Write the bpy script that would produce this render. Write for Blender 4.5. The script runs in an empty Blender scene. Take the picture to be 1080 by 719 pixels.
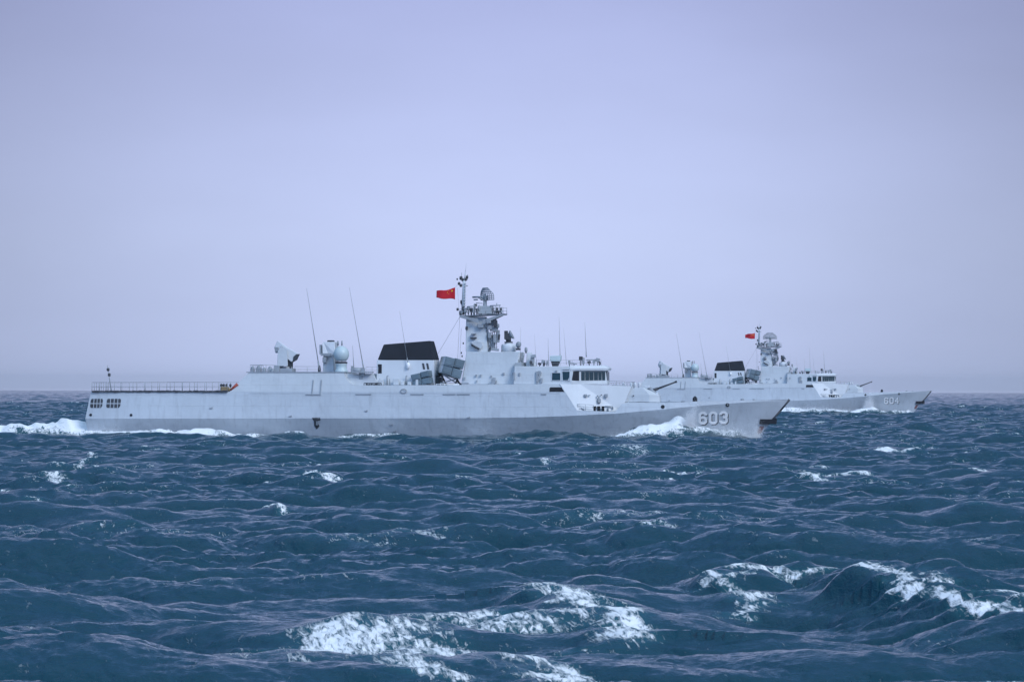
import bpy, bmesh, math, random
import numpy as np
from mathutils import Vector, Matrix

random.seed(7)
scene = bpy.context.scene
col = scene.collection
rad = math.radians

# ---------------------------------------------------------------- camera
EYE = 6.7                      # height of the photographer above mean sea level
FPX = 4285.0                   # focal length in units of 1/1080 frame width
PITCH = math.atan((407.0 - 359.5) / FPX)
ROLL = 0.0026
cam_d = bpy.data.cameras.new('camera'); cam = bpy.data.objects.new('camera', cam_d); col.objects.link(cam)
cam_d.sensor_width = 36.0; cam_d.lens = FPX / 1080 * 36.0
cam_d.clip_start = 0.5; cam_d.clip_end = 60000
cam.matrix_world = (Matrix.Translation((0, 0, EYE)) @ Matrix.Rotation(math.pi/2 + PITCH, 4, 'X') @ Matrix.Rotation(ROLL, 4, 'Z'))
scene.camera = cam

# ---------------------------------------------------------------- sky, sun, exposure
SUN_AZ, SUN_EL = rad(140), rad(38)        # azimuth clockwise from the view direction (+Y)
world = bpy.data.worlds.new('World'); scene.world = world; world.use_nodes = True
wn, wl = world.node_tree.nodes, world.node_tree.links
wn.clear()
w_out = wn.new('ShaderNodeOutputWorld'); w_bg = wn.new('ShaderNodeBackground')
sky = wn.new('ShaderNodeTexSky'); sky.sky_type = 'NISHITA'; sky.sun_disc = False
sky.sun_elevation = SUN_EL; sky.sun_rotation = SUN_AZ; sky.air_density = 1.0; sky.dust_density = 3.0
tc = wn.new('ShaderNodeTexCoord'); sep = wn.new('ShaderNodeSeparateXYZ')
wl.new(tc.outputs['Generated'], sep.inputs[0])
# overcast: lavender near the horizon, brighter cloud overhead
ramp = wn.new('ShaderNodeValToRGB'); r = ramp.color_ramp
r.elements[0].position = 0.0; r.elements[0].color = (4.95, 5.75, 8.5, 1)
r.elements[1].position = 1.0; r.elements[1].color = (7.6, 10.4, 13.4, 1)
e = r.elements.new(0.035); e.color = (4.9, 5.65, 8.35, 1)
e = r.elements.new(0.095); e.color = (4.1, 4.6, 7.7, 1)
e = r.elements.new(0.15); e.color = (3.4, 4.8, 8.6, 1)
e = r.elements.new(0.25); e.color = (1.9, 3.8, 7.9, 1)
e = r.elements.new(0.4); e.color = (1.2, 3.0, 6.6, 1)
e = r.elements.new(0.6); e.color = (3.4, 6.0, 10.4, 1)
wl.new(sep.outputs['Z'], ramp.inputs[0])
# the cloud deck is thinner (brighter) behind the photographer and darker off to the sides of the bright patch
dotn = wn.new('ShaderNodeVectorMath'); dotn.operation = 'DOT_PRODUCT'; dotn.inputs[1].default_value = (-0.004, 0.9998, 0.02)
wl.new(tc.outputs['Generated'], dotn.inputs[0])
def wmath(op, a, b):
    q = wn.new('ShaderNodeMath'); q.operation = op
    for i, x in enumerate((a, b)):
        if isinstance(x, (int, float)): q.inputs[i].default_value = x
        elif x is not None: wl.new(x, q.inputs[i])
    return q.outputs[0]
# a broad brighter patch in the overcast ahead, fading over some twenty degrees
glow = wmath('POWER', math.e, wmath('MULTIPLY', wmath('SUBTRACT', 1.0, dotn.outputs['Value']), -92.0))
glow = wmath('ADD', wmath('MULTIPLY', glow, 0.65), 0.46)
back = wn.new('ShaderNodeMapRange'); back.inputs[1].default_value = 0.35; back.inputs[2].default_value = -0.8
back.inputs[3].default_value = 1.0; back.inputs[4].default_value = 3.0; back.interpolation_type = 'SMOOTHSTEP'
wl.new(dotn.outputs['Value'], back.inputs[0])
nz = wn.new('ShaderNodeTexNoise'); nz.inputs['Scale'].default_value = 9.0; nz.inputs['Detail'].default_value = 5
cmap = wn.new('ShaderNodeMapping'); cmap.inputs['Scale'].default_value = (1, 1, 3.2); wl.new(tc.outputs['Generated'], cmap.inputs['Vector']); wl.new(cmap.outputs[0], nz.inputs['Vector'])
nmr = wn.new('ShaderNodeMapRange'); nmr.inputs[1].default_value = 0.3; nmr.inputs[2].default_value = 0.7
nmr.inputs[3].default_value = 0.955; nmr.inputs[4].default_value = 1.045
wl.new(nz.outputs['Fac'], nmr.inputs[0])
m1 = wn.new('ShaderNodeMath'); m1.operation = 'MULTIPLY'; wl.new(glow, m1.inputs[0]); wl.new(back.outputs[0], m1.inputs[1])
m2 = wn.new('ShaderNodeMath'); m2.operation = 'MULTIPLY'; wl.new(m1.outputs[0], m2.inputs[0]); wl.new(nmr.outputs[0], m2.inputs[1])
sc_ = wn.new('ShaderNodeVectorMath'); sc_.operation = 'SCALE'
wl.new(ramp.outputs[0], sc_.inputs[0]); wl.new(m2.outputs[0], sc_.inputs['Scale'])
mixw = wn.new('ShaderNodeMix'); mixw.data_type = 'RGBA'; mixw.inputs['Factor'].default_value = 0.94
wl.new(sky.outputs[0], mixw.inputs['A']); wl.new(sc_.outputs[0], mixw.inputs['B'])
wl.new(mixw.outputs['Result'], w_bg.inputs['Color']); w_bg.inputs['Strength'].default_value = 0.1
wl.new(w_bg.outputs[0], w_out.inputs[0])

sun_d = bpy.data.lights.new('sun', 'SUN'); sun = bpy.data.objects.new('sun', sun_d); col.objects.link(sun)
sun_d.energy = 1.5; sun_d.angle = rad(24); sun_d.color = (0.97, 0.98, 1.0)
sdir = Vector((math.sin(SUN_AZ)*math.cos(SUN_EL), math.cos(SUN_AZ)*math.cos(SUN_EL), math.sin(SUN_EL)))
sun.rotation_euler = sdir.to_track_quat('Z', 'Y').to_euler()
vs = scene.view_settings
vs.view_transform = 'Standard'; vs.look = 'None'; vs.gamma = 1; vs.use_curve_mapping = False; vs.exposure = 0.14
scene.cycles.use_denoising = True
scene.cycles.max_bounces = 6

# ---------------------------------------------------------------- materials
def new_mat(name):
    m = bpy.data.materials.new(name); m.use_nodes = True
    return m, m.node_tree.nodes, m.node_tree.links, m.node_tree.nodes['Principled BSDF']

def paint(name, c, rough=0.5, var=0.10, streak=0.0, metal=0.0, scale=0.6, dent=0.0):
    """painted steel: broad tone variation, faint vertical run marks, small chips"""
    m, n, l, b = new_mat(name)
    t = n.new('ShaderNodeTexCoord')
    n1 = n.new('ShaderNodeTexNoise'); n1.inputs['Scale'].default_value = scale; n1.inputs['Detail'].default_value = 6
    l.new(t.outputs['Object'], n1.inputs['Vector'])
    mp = n.new('ShaderNodeMapping'); mp.inputs['Scale'].default_value = (2.2, 2.2, 0.12)
    l.new(t.outputs['Object'], mp.inputs['Vector'])
    n2 = n.new('ShaderNodeTexNoise'); n2.inputs['Scale'].default_value = 1.0; n2.inputs['Detail'].default_value = 5
    l.new(mp.outputs[0], n2.inputs['Vector'])
    a = n.new('ShaderNodeMapRange'); a.inputs[1].default_value = 0.3; a.inputs[2].default_value = 0.7
    a.inputs[3].default_value = 1-var; a.inputs[4].default_value = 1+var
    l.new(n1.outputs['Fac'], a.inputs[0])
    s = n.new('ShaderNodeMapRange'); s.inputs[1].default_value = 0.52; s.inputs[2].default_value = 0.75
    s.inputs[3].default_value = 1.0; s.inputs[4].default_value = 1.0 - streak
    l.new(n2.outputs['Fac'], s.inputs[0])
    mu = n.new('ShaderNodeMath'); mu.operation = 'MULTIPLY'; l.new(a.outputs[0], mu.inputs[0]); l.new(s.outputs[0], mu.inputs[1])
    v = n.new('ShaderNodeVectorMath'); v.operation = 'SCALE'; v.inputs[0].default_value = c
    l.new(mu.outputs[0], v.inputs['Scale']); l.new(v.outputs[0], b.inputs['Base Color'])
    b.inputs['Roughness'].default_value = rough; b.inputs['Metallic'].default_value = metal
    if dent:
        br = n.new('ShaderNodeTexBrick'); br.inputs['Scale'].default_value = 1.0; br.inputs['Mortar Size'].default_value = .012; br.inputs['Brick Width'].default_value = 2.2; br.inputs['Row Height'].default_value = 1.35; br.inputs['Mortar Smooth'].default_value = 1.0
        sw = n.new('ShaderNodeMapping'); sw.inputs['Rotation'].default_value = (rad(90), 0, 0); l.new(t.outputs['Object'], sw.inputs['Vector']); l.new(sw.outputs[0], br.inputs['Vector'])
        nd = n.new('ShaderNodeTexNoise'); nd.inputs['Scale'].default_value = .9; nd.inputs['Detail'].default_value = 2; l.new(t.outputs['Object'], nd.inputs['Vector'])
        ad = n.new('ShaderNodeMath'); ad.operation = 'MULTIPLY_ADD'; ad.inputs[1].default_value = -.25; l.new(br.outputs['Fac'], ad.inputs[0]); l.new(nd.outputs['Fac'], ad.inputs[2])
        bu = n.new('ShaderNodeBump'); bu.inputs['Strength'].default_value = 1; bu.inputs['Distance'].default_value = dent; l.new(ad.outputs[0], bu.inputs['Height']); l.new(bu.outputs[0], b.inputs['Normal'])
    return m

M = {}
M['hull'] = paint('hull_paint', (0.50, 0.54, 0.58), 0.45, 0.06, 0.15, scale=0.25, dent=.06)
M['grey'] = paint('superstructure_paint', (0.56, 0.595, 0.62), 0.5, 0.05, 0.09, scale=0.4, dent=.05)
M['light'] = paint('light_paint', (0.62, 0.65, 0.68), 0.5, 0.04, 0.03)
M['mid'] = paint('mid_grey_paint', (0.30, 0.33, 0.36), 0.5, 0.12)
M['dark'] = paint('dark_fittings', (0.045, 0.05, 0.06), 0.6, 0.3)
M['black'] = paint('black_cap_paint', (0.006, 0.009, 0.016), 0.8, 0.25)
M['teal'] = paint('canister_paint', (0.13, 0.185, 0.22), 0.5, 0.2)
M['dome'] = paint('dome_paint', (0.50, 0.60, 0.62), 0.4, 0.05)
M['deck'] = paint('deck_paint', (0.16, 0.20, 0.22), 0.8, 0.15)
M['white'] = paint('white_paint', (0.90, 0.90, 0.90), 0.5, 0.02)
M['primer'] = paint('primer_paint', (0.20, 0.10, 0.10), .7, .2)
M['rust'] = paint('rust_red_paint', (0.34, 0.06, 0.04), 0.6, 0.2)
M['khaki'] = paint('khaki_canvas', (0.30, 0.22, 0.12), 0.9, 0.3)
M['red'] = paint('flag_cloth', (0.55, 0.006, 0.018), 0.8, 0.08)
M['yellow'] = paint('flag_star', (0.80, 0.55, 0.03), 0.8, 0.05)
m, n, l, b = new_mat('window_glass'); b.inputs['Base Color'].default_value = (0.01, 0.035, 0.045, 1)
b.inputs['Roughness'].default_value = 0.06; b.inputs['IOR'].default_value = 1.5; M['glass'] = m

# ---------------------------------------------------------------- mesh helpers
class MB:
    def __init__(s): s.v = []; s.f = []; s.sm = []; s.mi = []
    def add(s, vs, fs, smooth=False, mi=0):
        o = len(s.v); s.v += [tuple(v) for v in vs]
        for f in fs: s.f.append([i+o for i in f]); s.sm.append(smooth); s.mi.append(mi)
    def box(s, c, d, rot=None, taper=1.0, mi=0):
        c = Vector(c); hx, hy, hz = d[0]/2, d[1]/2, d[2]/2
        vs = []
        for z, k in ((-hz, 1), (hz, taper)):
            for x, y in ((-hx, -hy), (hx, -hy), (hx, hy), (-hx, hy)):
                p = Vector((x*k, y*k, z)); vs.append(c + (rot @ p if rot else p))
        s.add(vs, [(0,3,2,1),(4,5,6,7),(0,1,5,4),(1,2,6,5),(2,3,7,6),(3,0,4,7)], mi=mi)
    def tube(s, a, b, r0, r1=None, n=8, mi=0):
        a, b = Vector(a), Vector(b); r1 = r0 if r1 is None else r1
        d = (b-a)
        if d.length < 1e-6: return
        q = d.normalized().to_track_quat('Z', 'Y')
        vs = []
        for p, r in ((a, r0), (b, r1)):
            for i in range(n):
                t = 2*math.pi*i/n; vs.append(p + q @ Vector((math.cos(t)*r, math.sin(t)*r, 0)))
        s.add(vs, [(i, (i+1) % n, n+(i+1) % n, n+i) for i in range(n)], True, mi)
        s.add(vs[:n], [tuple(range(n-1, -1, -1))], False, mi); s.add(vs[n:], [tuple(range(n))], False, mi)
    def path(s, pts, r, n=6):
        for a, b in zip(pts, pts[1:]): s.tube(a, b, r, r, n)
    def lathe(s, c, prof, n=20, rot=None):
        c = Vector(c); vs = []
        for r, z in prof:
            for i in range(n):
                t = 2*math.pi*i/n; p = Vector((r*math.cos(t), r*math.sin(t), z)); vs.append(c + (rot @ p if rot else p))
        fs = []
        for j in range(len(prof)-1):
            for i in range(n): fs.append((j*n+i, j*n+(i+1) % n, (j+1)*n+(i+1) % n, (j+1)*n+i))
        s.add(vs, fs, True)
        k = (len(prof)-1)*n
        s.add(vs[:n], [tuple(range(n-1, -1, -1))]); s.add(vs[k:], [tuple(range(n))])
    def loft(s, rings, smooth=False):
        """closed rings of equal length, capped"""
        n = len(rings[0]); vs = [p for r_ in rings for p in r_]; fs = []
        for j in range(len(rings)-1):
            for i in range(n): fs.append((j*n+i, j*n+(i+1) % n, (j+1)*n+(i+1) % n, (j+1)*n+i))
        s.add(vs, fs, smooth)
        s.add(rings[0], [tuple(range(n-1, -1, -1))]); s.add(rings[-1], [tuple(range(n))])
    def build(s, name, mats, parent=None, origin=None, bevel=0.0):
        me = bpy.data.meshes.new(name)
        vs = s.v
        if origin is not None: vs = [tuple(Vector(v) - Vector(origin)) for v in vs]
        me.from_pydata(vs, [], s.f)
        me.polygons.foreach_set('use_smooth', s.sm); me.polygons.foreach_set('material_index', s.mi)
        for mt in (mats if isinstance(mats, (list, tuple)) else [mats]): me.materials.append(mt)
        bm = bmesh.new(); bm.from_mesh(me); bmesh.ops.remove_doubles(bm, verts=bm.verts, dist=1e-5)
        bmesh.ops.recalc_face_normals(bm, faces=bm.faces); bm.to_mesh(me); bm.free()
        o = bpy.data.objects.new(name, me); col.objects.link(o)
        if origin is not None: o.location = origin
        if parent is not None: o.parent = parent
        if bevel:
            bv = o.modifiers.new('bevel', 'BEVEL'); bv.width = bevel; bv.segments = 1; bv.limit_method = 'ANGLE'; bv.angle_limit = rad(35)
        return o

def tag(o, label=None, cat=None, group=None, kind=None):
    if label: o['label'] = label
    if cat: o['category'] = cat
    if group: o['group'] = group
    if kind: o['kind'] = kind
    return o

# ---------------------------------------------------------------- ship placement and the elevation drawing it is built from
TH = rad(7.0)                                   # heading: to the right and 7 degrees towards the photographer
S1 = Vector((-9.6, 520.0, 0.0))
def elev(u, v, y=0.0):
    """side-elevation drawing unit (u along, v down) at distance y off the centre line -> ship coordinates X (bow +), Y (port +), Z (up)"""
    dx, dy = u - 540.0, v - 359.5
    x0, y0 = dx + ROLL*dy, dy - ROLL*dx
    c, s = math.cos(PITCH), math.sin(PITCH)
    rx, ry, rz = x0, FPX*c + y0*s, FPX*s - y0*c
    ct, st = math.cos(TH), math.sin(TH)
    # t*rx = ox + X ct + y st ; t*ry = oy - X st + y ct
    a, b_ = S1.x + y*st, S1.y + y*ct
    t = (a*st + b_*ct) / (rx*st + ry*ct)
    X = (t*rx - a) / ct
    return Vector((X, y, EYE + t*rz - S1.z))
def mir(p): return Vector((p[0], -p[1], p[2]))
def hb_side(v): return 5.56 - 0.155*(441.0 - v)/8.24       # tumblehome of the flush side above the knuckle

def slab(mb, pts):
    """outline of (u, v, half breadth): starboard face, port face and the strip between them"""
    sb = [elev(u, v, -h) for u, v, h in pts]; pt = [mir(p) for p in sb]; n = len(pts)
    mb.add(sb + pt, [tuple(range(n)), tuple(range(2*n-1, n-1, -1))] + [(i, (i+1) % n, n+(i+1) % n, n+i) for i in range(n)])
def rings(mb, rr):
    """plan rings: each a list of starboard (u, v, half breadth), mirrored to port"""
    out = []
    for ring in rr:
        sb = [elev(u, v, -h) for u, v, h in ring]
        out.append(sb + [mir(p) for p in reversed(sb)])
    mb.loft(out)
def plate(mb, pts, hb, out=0.03, deep=0.06, mi=0):
    """flat fitting on the starboard side; hb is a number or a function of v"""
    f = hb if callable(hb) else (lambda v: hb)
    a = [elev(u, v, -(f(v)+out)) for u, v in pts]; b = [p + Vector((0, out+deep, 0)) for p in a]; n = len(pts)
    mb.add(a + b, [tuple(range(n)), tuple(range(2*n-1, n-1, -1))] + [(i, (i+1) % n, n+(i+1) % n, n+i) for i in range(n)], mi=mi)
def rect(u0, v0, u1, v1): return [(u0, v0), (u1, v0), (u1, v1), (u0, v1)]
def ubox(mb, u0, v0, u1, v1, y0, y1):
    """box by elevation extents and Y extents"""
    a = elev(u0, v1, (y0+y1)/2); b = elev(u1, v0, (y0+y1)/2)
    mb.box(((a.x+b.x)/2, (y0+y1)/2, (a.z+b.z)/2), (b.x-a.x, abs(y1-y0), b.z-a.z))
def rail(mb, pts, h, step, r=0.028, bars=3):
    """guard rail on a list of ship-space points"""
    for a, b in zip(pts, pts[1:]):
        a, b = Vector(a), Vector(b); L = (b-a).length; n = max(1, round(L/step))
        for k in range(1, bars+1):
            o = Vector((0, 0, h*k/bars)); mb.tube(a+o, b+o, r*0.8, n=5)
        for i in range(n+1):
            p = a.lerp(b, i/n); mb.tube(p, p+Vector((0, 0, h)), r, n=5)

# digits as mitred strokes
def digit_paths(ch):
    l_, r_, b_, t_, m_, c = 0.1, 0.54, 0.1, 0.9, 0.53, 0.12
    if ch == '0': return [([(l_, b_+c), (l_, t_-c), (l_+c, t_), (r_-c, t_), (r_, t_-c), (r_, b_+c), (r_-c, b_), (l_+c, b_)], True)]
    if ch == '6': return [([(r_, t_-c-.07), (r_, t_-c), (r_-c, t_), (l_+c, t_), (l_, t_-c), (l_, b_+c), (l_+c, b_), (r_-c, b_), (r_, b_+c), (r_, m_-c), (r_-c, m_), (l_, m_)], False)]
    if ch == '3': return [([(l_, t_-c-.07), (l_, t_-c), (l_+c, t_), (r_-c, t_), (r_, t_-c), (r_, m_+c*.7), (r_-c*.8, m_), (r_, m_-c), (r_, b_+c), (r_-c, b_), (l_+c, b_), (l_, b_+c), (l_, b_+c+.07)], False), ([(r_-c*.5, m_), (l_+.17, m_)], False)]
    if ch == '4': return [([(.44, .02), (.44, .93), (l_-.02, .36), (.62, .36)], False)]
def stroke(path, w, closed):
    n = len(path); L, R = [], []
    for i, p in enumerate(path):
        p = Vector(p)
        a = Vector(path[i-1]) if (i > 0 or closed) else None
        b = Vector(path[(i+1) % n]) if (i < n-1 or closed) else None
        d1 = (p-a).normalized() if a is not None else (b-p).normalized()
        d2 = (b-p).normalized() if b is not None else d1
        n1, n2 = Vector((-d1.y, d1.x)), Vector((-d2.y, d2.x)); mm = (n1+n2)
        mm = mm.normalized() if mm.length > 1e-5 else n1
        k = min(1.6, 1/max(0.4, mm.dot(n1)))
        L.append(p + mm*w/2*k); R.append(p - mm*w/2*k)
    q = []
    for i in range(n if closed else n-1):
        j = (i+1) % n; q.append((L[i], L[j], R[j], R[i]))
    return q

# hull stations: top edge, knuckle, mid, waterline, keel as (u, v, half breadth)
ST = [
 ((96,413,4.75),(90,441.3,5.15),(94,463,4.20),(104,488,3.0)),
 ((130,413,4.95),(130,441.3,5.45),(130,463.5,4.35),(130,488,3.2)),
 ((200,413,5.02),(200,441.2,5.56),(200,463.5,4.38),(200,488,3.2)),
 ((300,413,5.03),(300,441.0,5.56),(300,463.5,4.38),(300,488,3.2)),
 ((400,413,5.03),(400,441.0,5.56),(400,463.5,4.35),(400,488,3.1)),
 ((500,413,5.03),(500,440.8,5.56),(500,463.5,4.20),(500,488,2.8)),
 ((560,413,5.03),(560,439.9,5.54),(560,463.5,3.95),(560,488,2.4)),
 ((596,413,5.02),(596,438.6,5.48),(596,463.5,3.65),(596,488,2.1)),
 ((608.5,432.8,5.34),(608.5,438,5.42),(608.5,463.5,3.45),(608.5,488,2.0)),
 ((649,434.0,4.80),(649,435.9,4.86),(649,463.5,3.1),(645,488,1.3)),
 ((656,425.6,4.56),(656,435.4,4.76),(656,463.5,2.95),(651,488,1.2)),
 ((697,424.6,3.92),(697,431.8,4.10),(695,463.5,2.05),(688,488,.7)),
 ((740,423,3.12),(740,427.6,3.20),(735,463.5,1.25),(726,488,.35)),
 ((780,422,2.06),(780,424.6,2.10),(765,463.5,.62),(752,488,.15)),
 ((810,421.4,1.08),(809.5,423,1.09),(784,463.5,.25),(770,488,.06)),
 ((833,421,.07),(831.5,422.5,.06),(797.5,463.5,.05),(784,488,.03)),
]
def mid_rail(k, w):
    t = 0.5; h = k[2]*(1-t) + w[2]*t
    flare = min(1.0, max(0.0, (k[0]-600)/200.0)); h *= 1 - 0.14*flare
    return (k[0]*(1-t)+w[0]*t, k[1]*(1-t)+w[1]*t, h)
HR = [(T, K, mid_rail(K, W), W, B) for T, K, W, B in ST]
def hull_hb(u, v):
    """half breadth of the hull surface at a drawing position"""
    for i in range(len(HR)-1):
        for j in range(4):
            q = [HR[i][j], HR[i+1][j], HR[i+1][j+1], HR[i][j+1]]
            for tri in ((q[0], q[1], q[2]), (q[0], q[2], q[3])):
                (x1, y1, h1), (x2, y2, h2), (x3, y3, h3) = tri
                d = (y2-y3)*(x1-x3) + (x3-x2)*(y1-y3)
                if abs(d) < 1e-9: continue
                a = ((y2-y3)*(u-x3) + (x3-x2)*(v-y3))/d; b = ((y3-y1)*(u-x3) + (x1-x3)*(v-y3))/d; c = 1-a-b
                if min(a, b, c) > -1e-3: return a*h1+b*h2+c*h3
    return 0.1
def on_hull(mb, pts, out=0.03, mi=0, deep=0.08):
    a = [elev(u, v, -(hull_hb(u, v)+out)) for u, v in pts]; b = [p + Vector((0, out+deep, 0)) for p in a]; n = len(pts)
    mb.add(a + b, [tuple(range(n)), tuple(range(2*n-1, n-1, -1))] + [(i, (i+1) % n, n+(i+1) % n, n+i) for i in range(n)], mi=mi)

def hull_number(text, parent):
    mb = MB(); u0, v0, w, h, pitch = 736.6, 447.6, 14.6, 13.6, 10.9
    for off, out, mi in (((0.9, 0.9), 0.02, 1), ((0, 0), 0.05, 0)):
        for i, ch in enumerate(text):
            for path, closed in digit_paths(ch):
                for q in stroke(path, 0.19, closed):
                    on_hull(mb, [(u0 + i*pitch + p.x*w + off[0], v0 - p.y*h + off[1] - i*0.25) for p in q], out, mi)
    return mb.build('hull_number', [M['white'], M['dark']], parent)

# ================================================================ the warship
def make_warship():
    root = bpy.data.objects.new('warship', None); col.objects.link(root)
    # ---- hull
    mb = MB()
    sb = [[elev(*[(u), v, -h][:3]) for (u, v, h) in s] for s in HR]
    ns = len(sb)
    for side in (0, 1):
        g = sb if side == 0 else [[mir(p) for p in s] for s in sb]
        for j in range(4):
            vs_ = [g[i][j] for i in range(ns)] + [g[i][j+1] for i in range(ns)]
            mb.add(vs_, [(i, i+1, ns+i+1, ns+i) for i in range(ns-1)], smooth=(j > 0))
    for i in range(ns-1):                                                 # weather deck
        mb.add([sb[i][0], sb[i+1][0], mir(sb[i+1][0]), mir(sb[i][0])], [(0, 1, 2, 3)], mi=1)
    tr = sb[0]; mb.add(tr + [mir(p) for p in reversed(tr)], [tuple(range(10))])
    hull = mb.build('hull', [M['hull'], M['deck']], root)
    mod = hull.modifiers.new('edge', 'EDGE_SPLIT'); mod.split_angle = rad(9)
    hull_number('603', hull)
    for (u0, u1) in ((95.2, 108.6), (112.2, 127.6)):                         # barred mooring ports at the stern
        w = u1-u0; mb = MB()
        on_hull(mb, [(u0+1.6, 420.4), (u1-.6, 420.4), (u1, 422), (u1-.8, 428), (u1-2.2, 430), (u0+.6, 430), (u0-.2, 428.4), (u0+.5, 422)], 0.02)
        port = mb.build('mooring_port', M['dark'], hull)
        mb = MB()
        on_hull(mb, rect(u0, 425.0, u1-.5, 425.8), 0.06)
        for k in range(1, 4):
            x = u0 + w*k/4; on_hull(mb, [(x+.3, 420.4), (x+.9, 420.4), (x+.3, 430), (x-.3, 430)], 0.06)
        mb.build('bars', M['hull'], port)
    for (u, v, s, nm, mt) in ((95.6, 437.4, 1.5, 'scupper', 'black'), (138.2, 437.6, 1.5, 'scupper', 'black'),
                              (699, 428.8, 2.1, 'fairlead', 'black'), (767.2, 427.0, 2.1, 'fairlead', 'black')):
        mb = MB(); c = [(u+s*math.cos(a), v+s*math.sin(a)) for a in [math.pi/4*k+math.pi/8 for k in range(8)]]
        on_hull(mb, c, 0.05); f = mb.build(nm, M[mt], hull)
        if u > 760:
            mb = MB(); on_hull(mb, [(u+.2+.8*math.cos(a), v-.2+.8*math.sin(a)) for a in [math.pi/3*k for k in range(6)]], 0.09); mb.build('roller', M['light'], f)
    mb = MB(); on_hull(mb, [(329, 440.5), (337.5, 440.2), (338, 443), (335.5, 443.6), (335.6, 447), (337, 449), (334, 452.6), (331.5, 449), (331, 444)], 0.04)
    mb.build('discharge_port', M['dark'], hull)
    mb = MB(); on_hull(mb, [(333.5, 444), (336, 444), (335, 448.5), (333, 448)], 0.12); mb.build('pipe_flange', M['mid'], hull)
    for (u, v) in ((222.5, 430), (306, 438.6), (412.5, 448), (416, 455), (386, 433), (494, 440)):
        mb = MB(); on_hull(mb, rect(u-1.6, v-.2, u+1.6, v+.8), 0.10); on_hull(mb, rect(u+.7, v-1.0, u+1.4, v+.2), 0.12)
        mb.build('hull_cleat', M['mid'], hull)
    # anchor stowed at the stem
    c = elev(810.5, 444.5, 0); a = elev(801, 444, 0); b2 = elev(819, 444.5, 0)
    mb = MB()
    for s in (-1, 1):
        mb.box((a.x*0.5+b2.x*0.5, s*0.42, c.z), (b2.x-a.x, 0.34, 0.62), taper=0.9)
        mb.box((b2.x-.25, s*0.42, c.z+.18), (0.5, 0.3, 0.5))
    mb.box((c.x, 0, c.z), (1.1, 1.1, 0.5)); mb.tube((c.x, 0, c.z), (c.x-1.2, 0, c.z+.3), .16)
    mb.build('anchor', M['black'], hull)
    mb = MB(); on_hull(mb, [(801.5, 449), (806, 449.4), (803, 456), (800, 458), (798, 456)], 0.02); mb.build('primer_patch', M['primer'], hull)
    # draught stem bar
    mb = MB()
    for (ua, va), (ub, vb) in (((832.5, 421.2), (823, 433)), ((823, 433), (811, 446))):
        mb.tube(elev(ua, va, 0), elev(ub, vb, 0), 0.16, 0.13)
    mb.build('stem_bar', M['dark'], hull)
    # ---- fittings on the foredeck
    for (u, v0, v1, wdt) in ((733, 417.6, 424.5, 2.5), (783, 420.0, 422.4, 2.0), (795, 420.4, 422.2, 1.2)):
        p = elev(u, v1, -1.4 if u < 760 else -.5); h = (v1-v0)/8.24; r_ = wdt/8.24
        mb = MB(); mb.lathe(p, [(r_, 0), (r_*1.02, h*.62), (r_*.75, h*.8), (r_*.15, h)], 10)
        mb.build('capstan', M['black'] if u < 760 else M['mid'], root)
    for u in (627, 631.5, 636):
        p = elev(u, 434.2, -4.1); mb = MB(); mb.tube(p, p+Vector((0, 0, .62)), .17, .17, 10); mb.tube(p+Vector((0, 0, .6)), p+Vector((0, 0, .72)), .24, .2, 10)
        mb.build('bollard', M['black'], root)
    mb = MB(); rail(mb, [elev(609, 433, -5.1), elev(626, 434, -4.95)], .85, 1.0)
    mb.path([elev(613, 430, -5.0), elev(618, 434, -4.9), elev(624, 435, -4.85)], .05)
    mb.build('notch_railing', M['mid'], root)
    # ---- flush superstructure side
    mb = MB()
    o = [(242, 413), (262, 392.8), (362.8, 392.8), (363.8, 397), (366, 400.8), (369.5, 404), (374, 405.7), (380, 406.2), (470, 405.8), (590, 404.8), (596, 413)]
    slab(mb, [(u, v, hb_side(v)-.0) for u, v in o])
    sup = mb.build('superstructure', M['grey'], root)
    mb = MB()
    plate(mb, [(322.5, 415.2), (338.5, 415.2), (338.5, 416.4), (322.5, 416.4)], hb_side, .10)
    for x in (329.3, 338.0): plate(mb, [(x+.6, 400.5), (x+1.5, 400.5), (x+.2, 415.5), (x-.8, 415.5)], hb_side, .10)
    mb.build('boarding_ladder', M['mid'], sup)
    for (u0, u1) in ((375, 391.5), (432.8, 446.8), (467, 480.4), (481.8, 495.4), (570.5, 576)):
        mb = MB(); plate(mb, rect(u0, 415.2, u1, 416.2), hb_side, .07); mb.build('side_step', M['mid'], sup)
    mb = MB(); plate(mb, [(579.6, 409.2), (580.5, 408.2), (592, 408.2), (595.2, 413), (579.4, 413)], hb_side, .02); mb.build('side_opening', M['black'], sup)
    mb = MB()
    for k in range(12):
        a0, a1 = 2*math.pi*k/12, 2*math.pi*(k+1)/12
        mb.tube(elev(425.5+3*math.cos(a0), 412.3+2.2*math.sin(a0), -5.15), elev(425.5+3*math.cos(a1), 412.3+2.2*math.sin(a1), -5.15), .05, n=5)
    mb.build('mooring_ring', M['mid'], sup)
    mb = MB(); plate(mb, rect(262, 414.6, 322, 414.95), hb_side, .012); plate(mb, rect(340, 414.6, 590, 414.9), hb_side, .012); mb.build('plating_seam', M['mid'], sup)
    # deck edge strip of the hangar roof and the flight deck net line
    mb = MB(); slab(mb, [(259.5, 392.85, 4.72), (259.5, 392.0, 4.72), (363.5, 392.0, 4.72), (363.5, 392.85, 4.72)]); mb.build('roof_edge', M['mid'], sup)
    mb = MB()
    a = elev(97, 413, -4.85); b = elev(240, 413, -5.1)
    nn = 60
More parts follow.
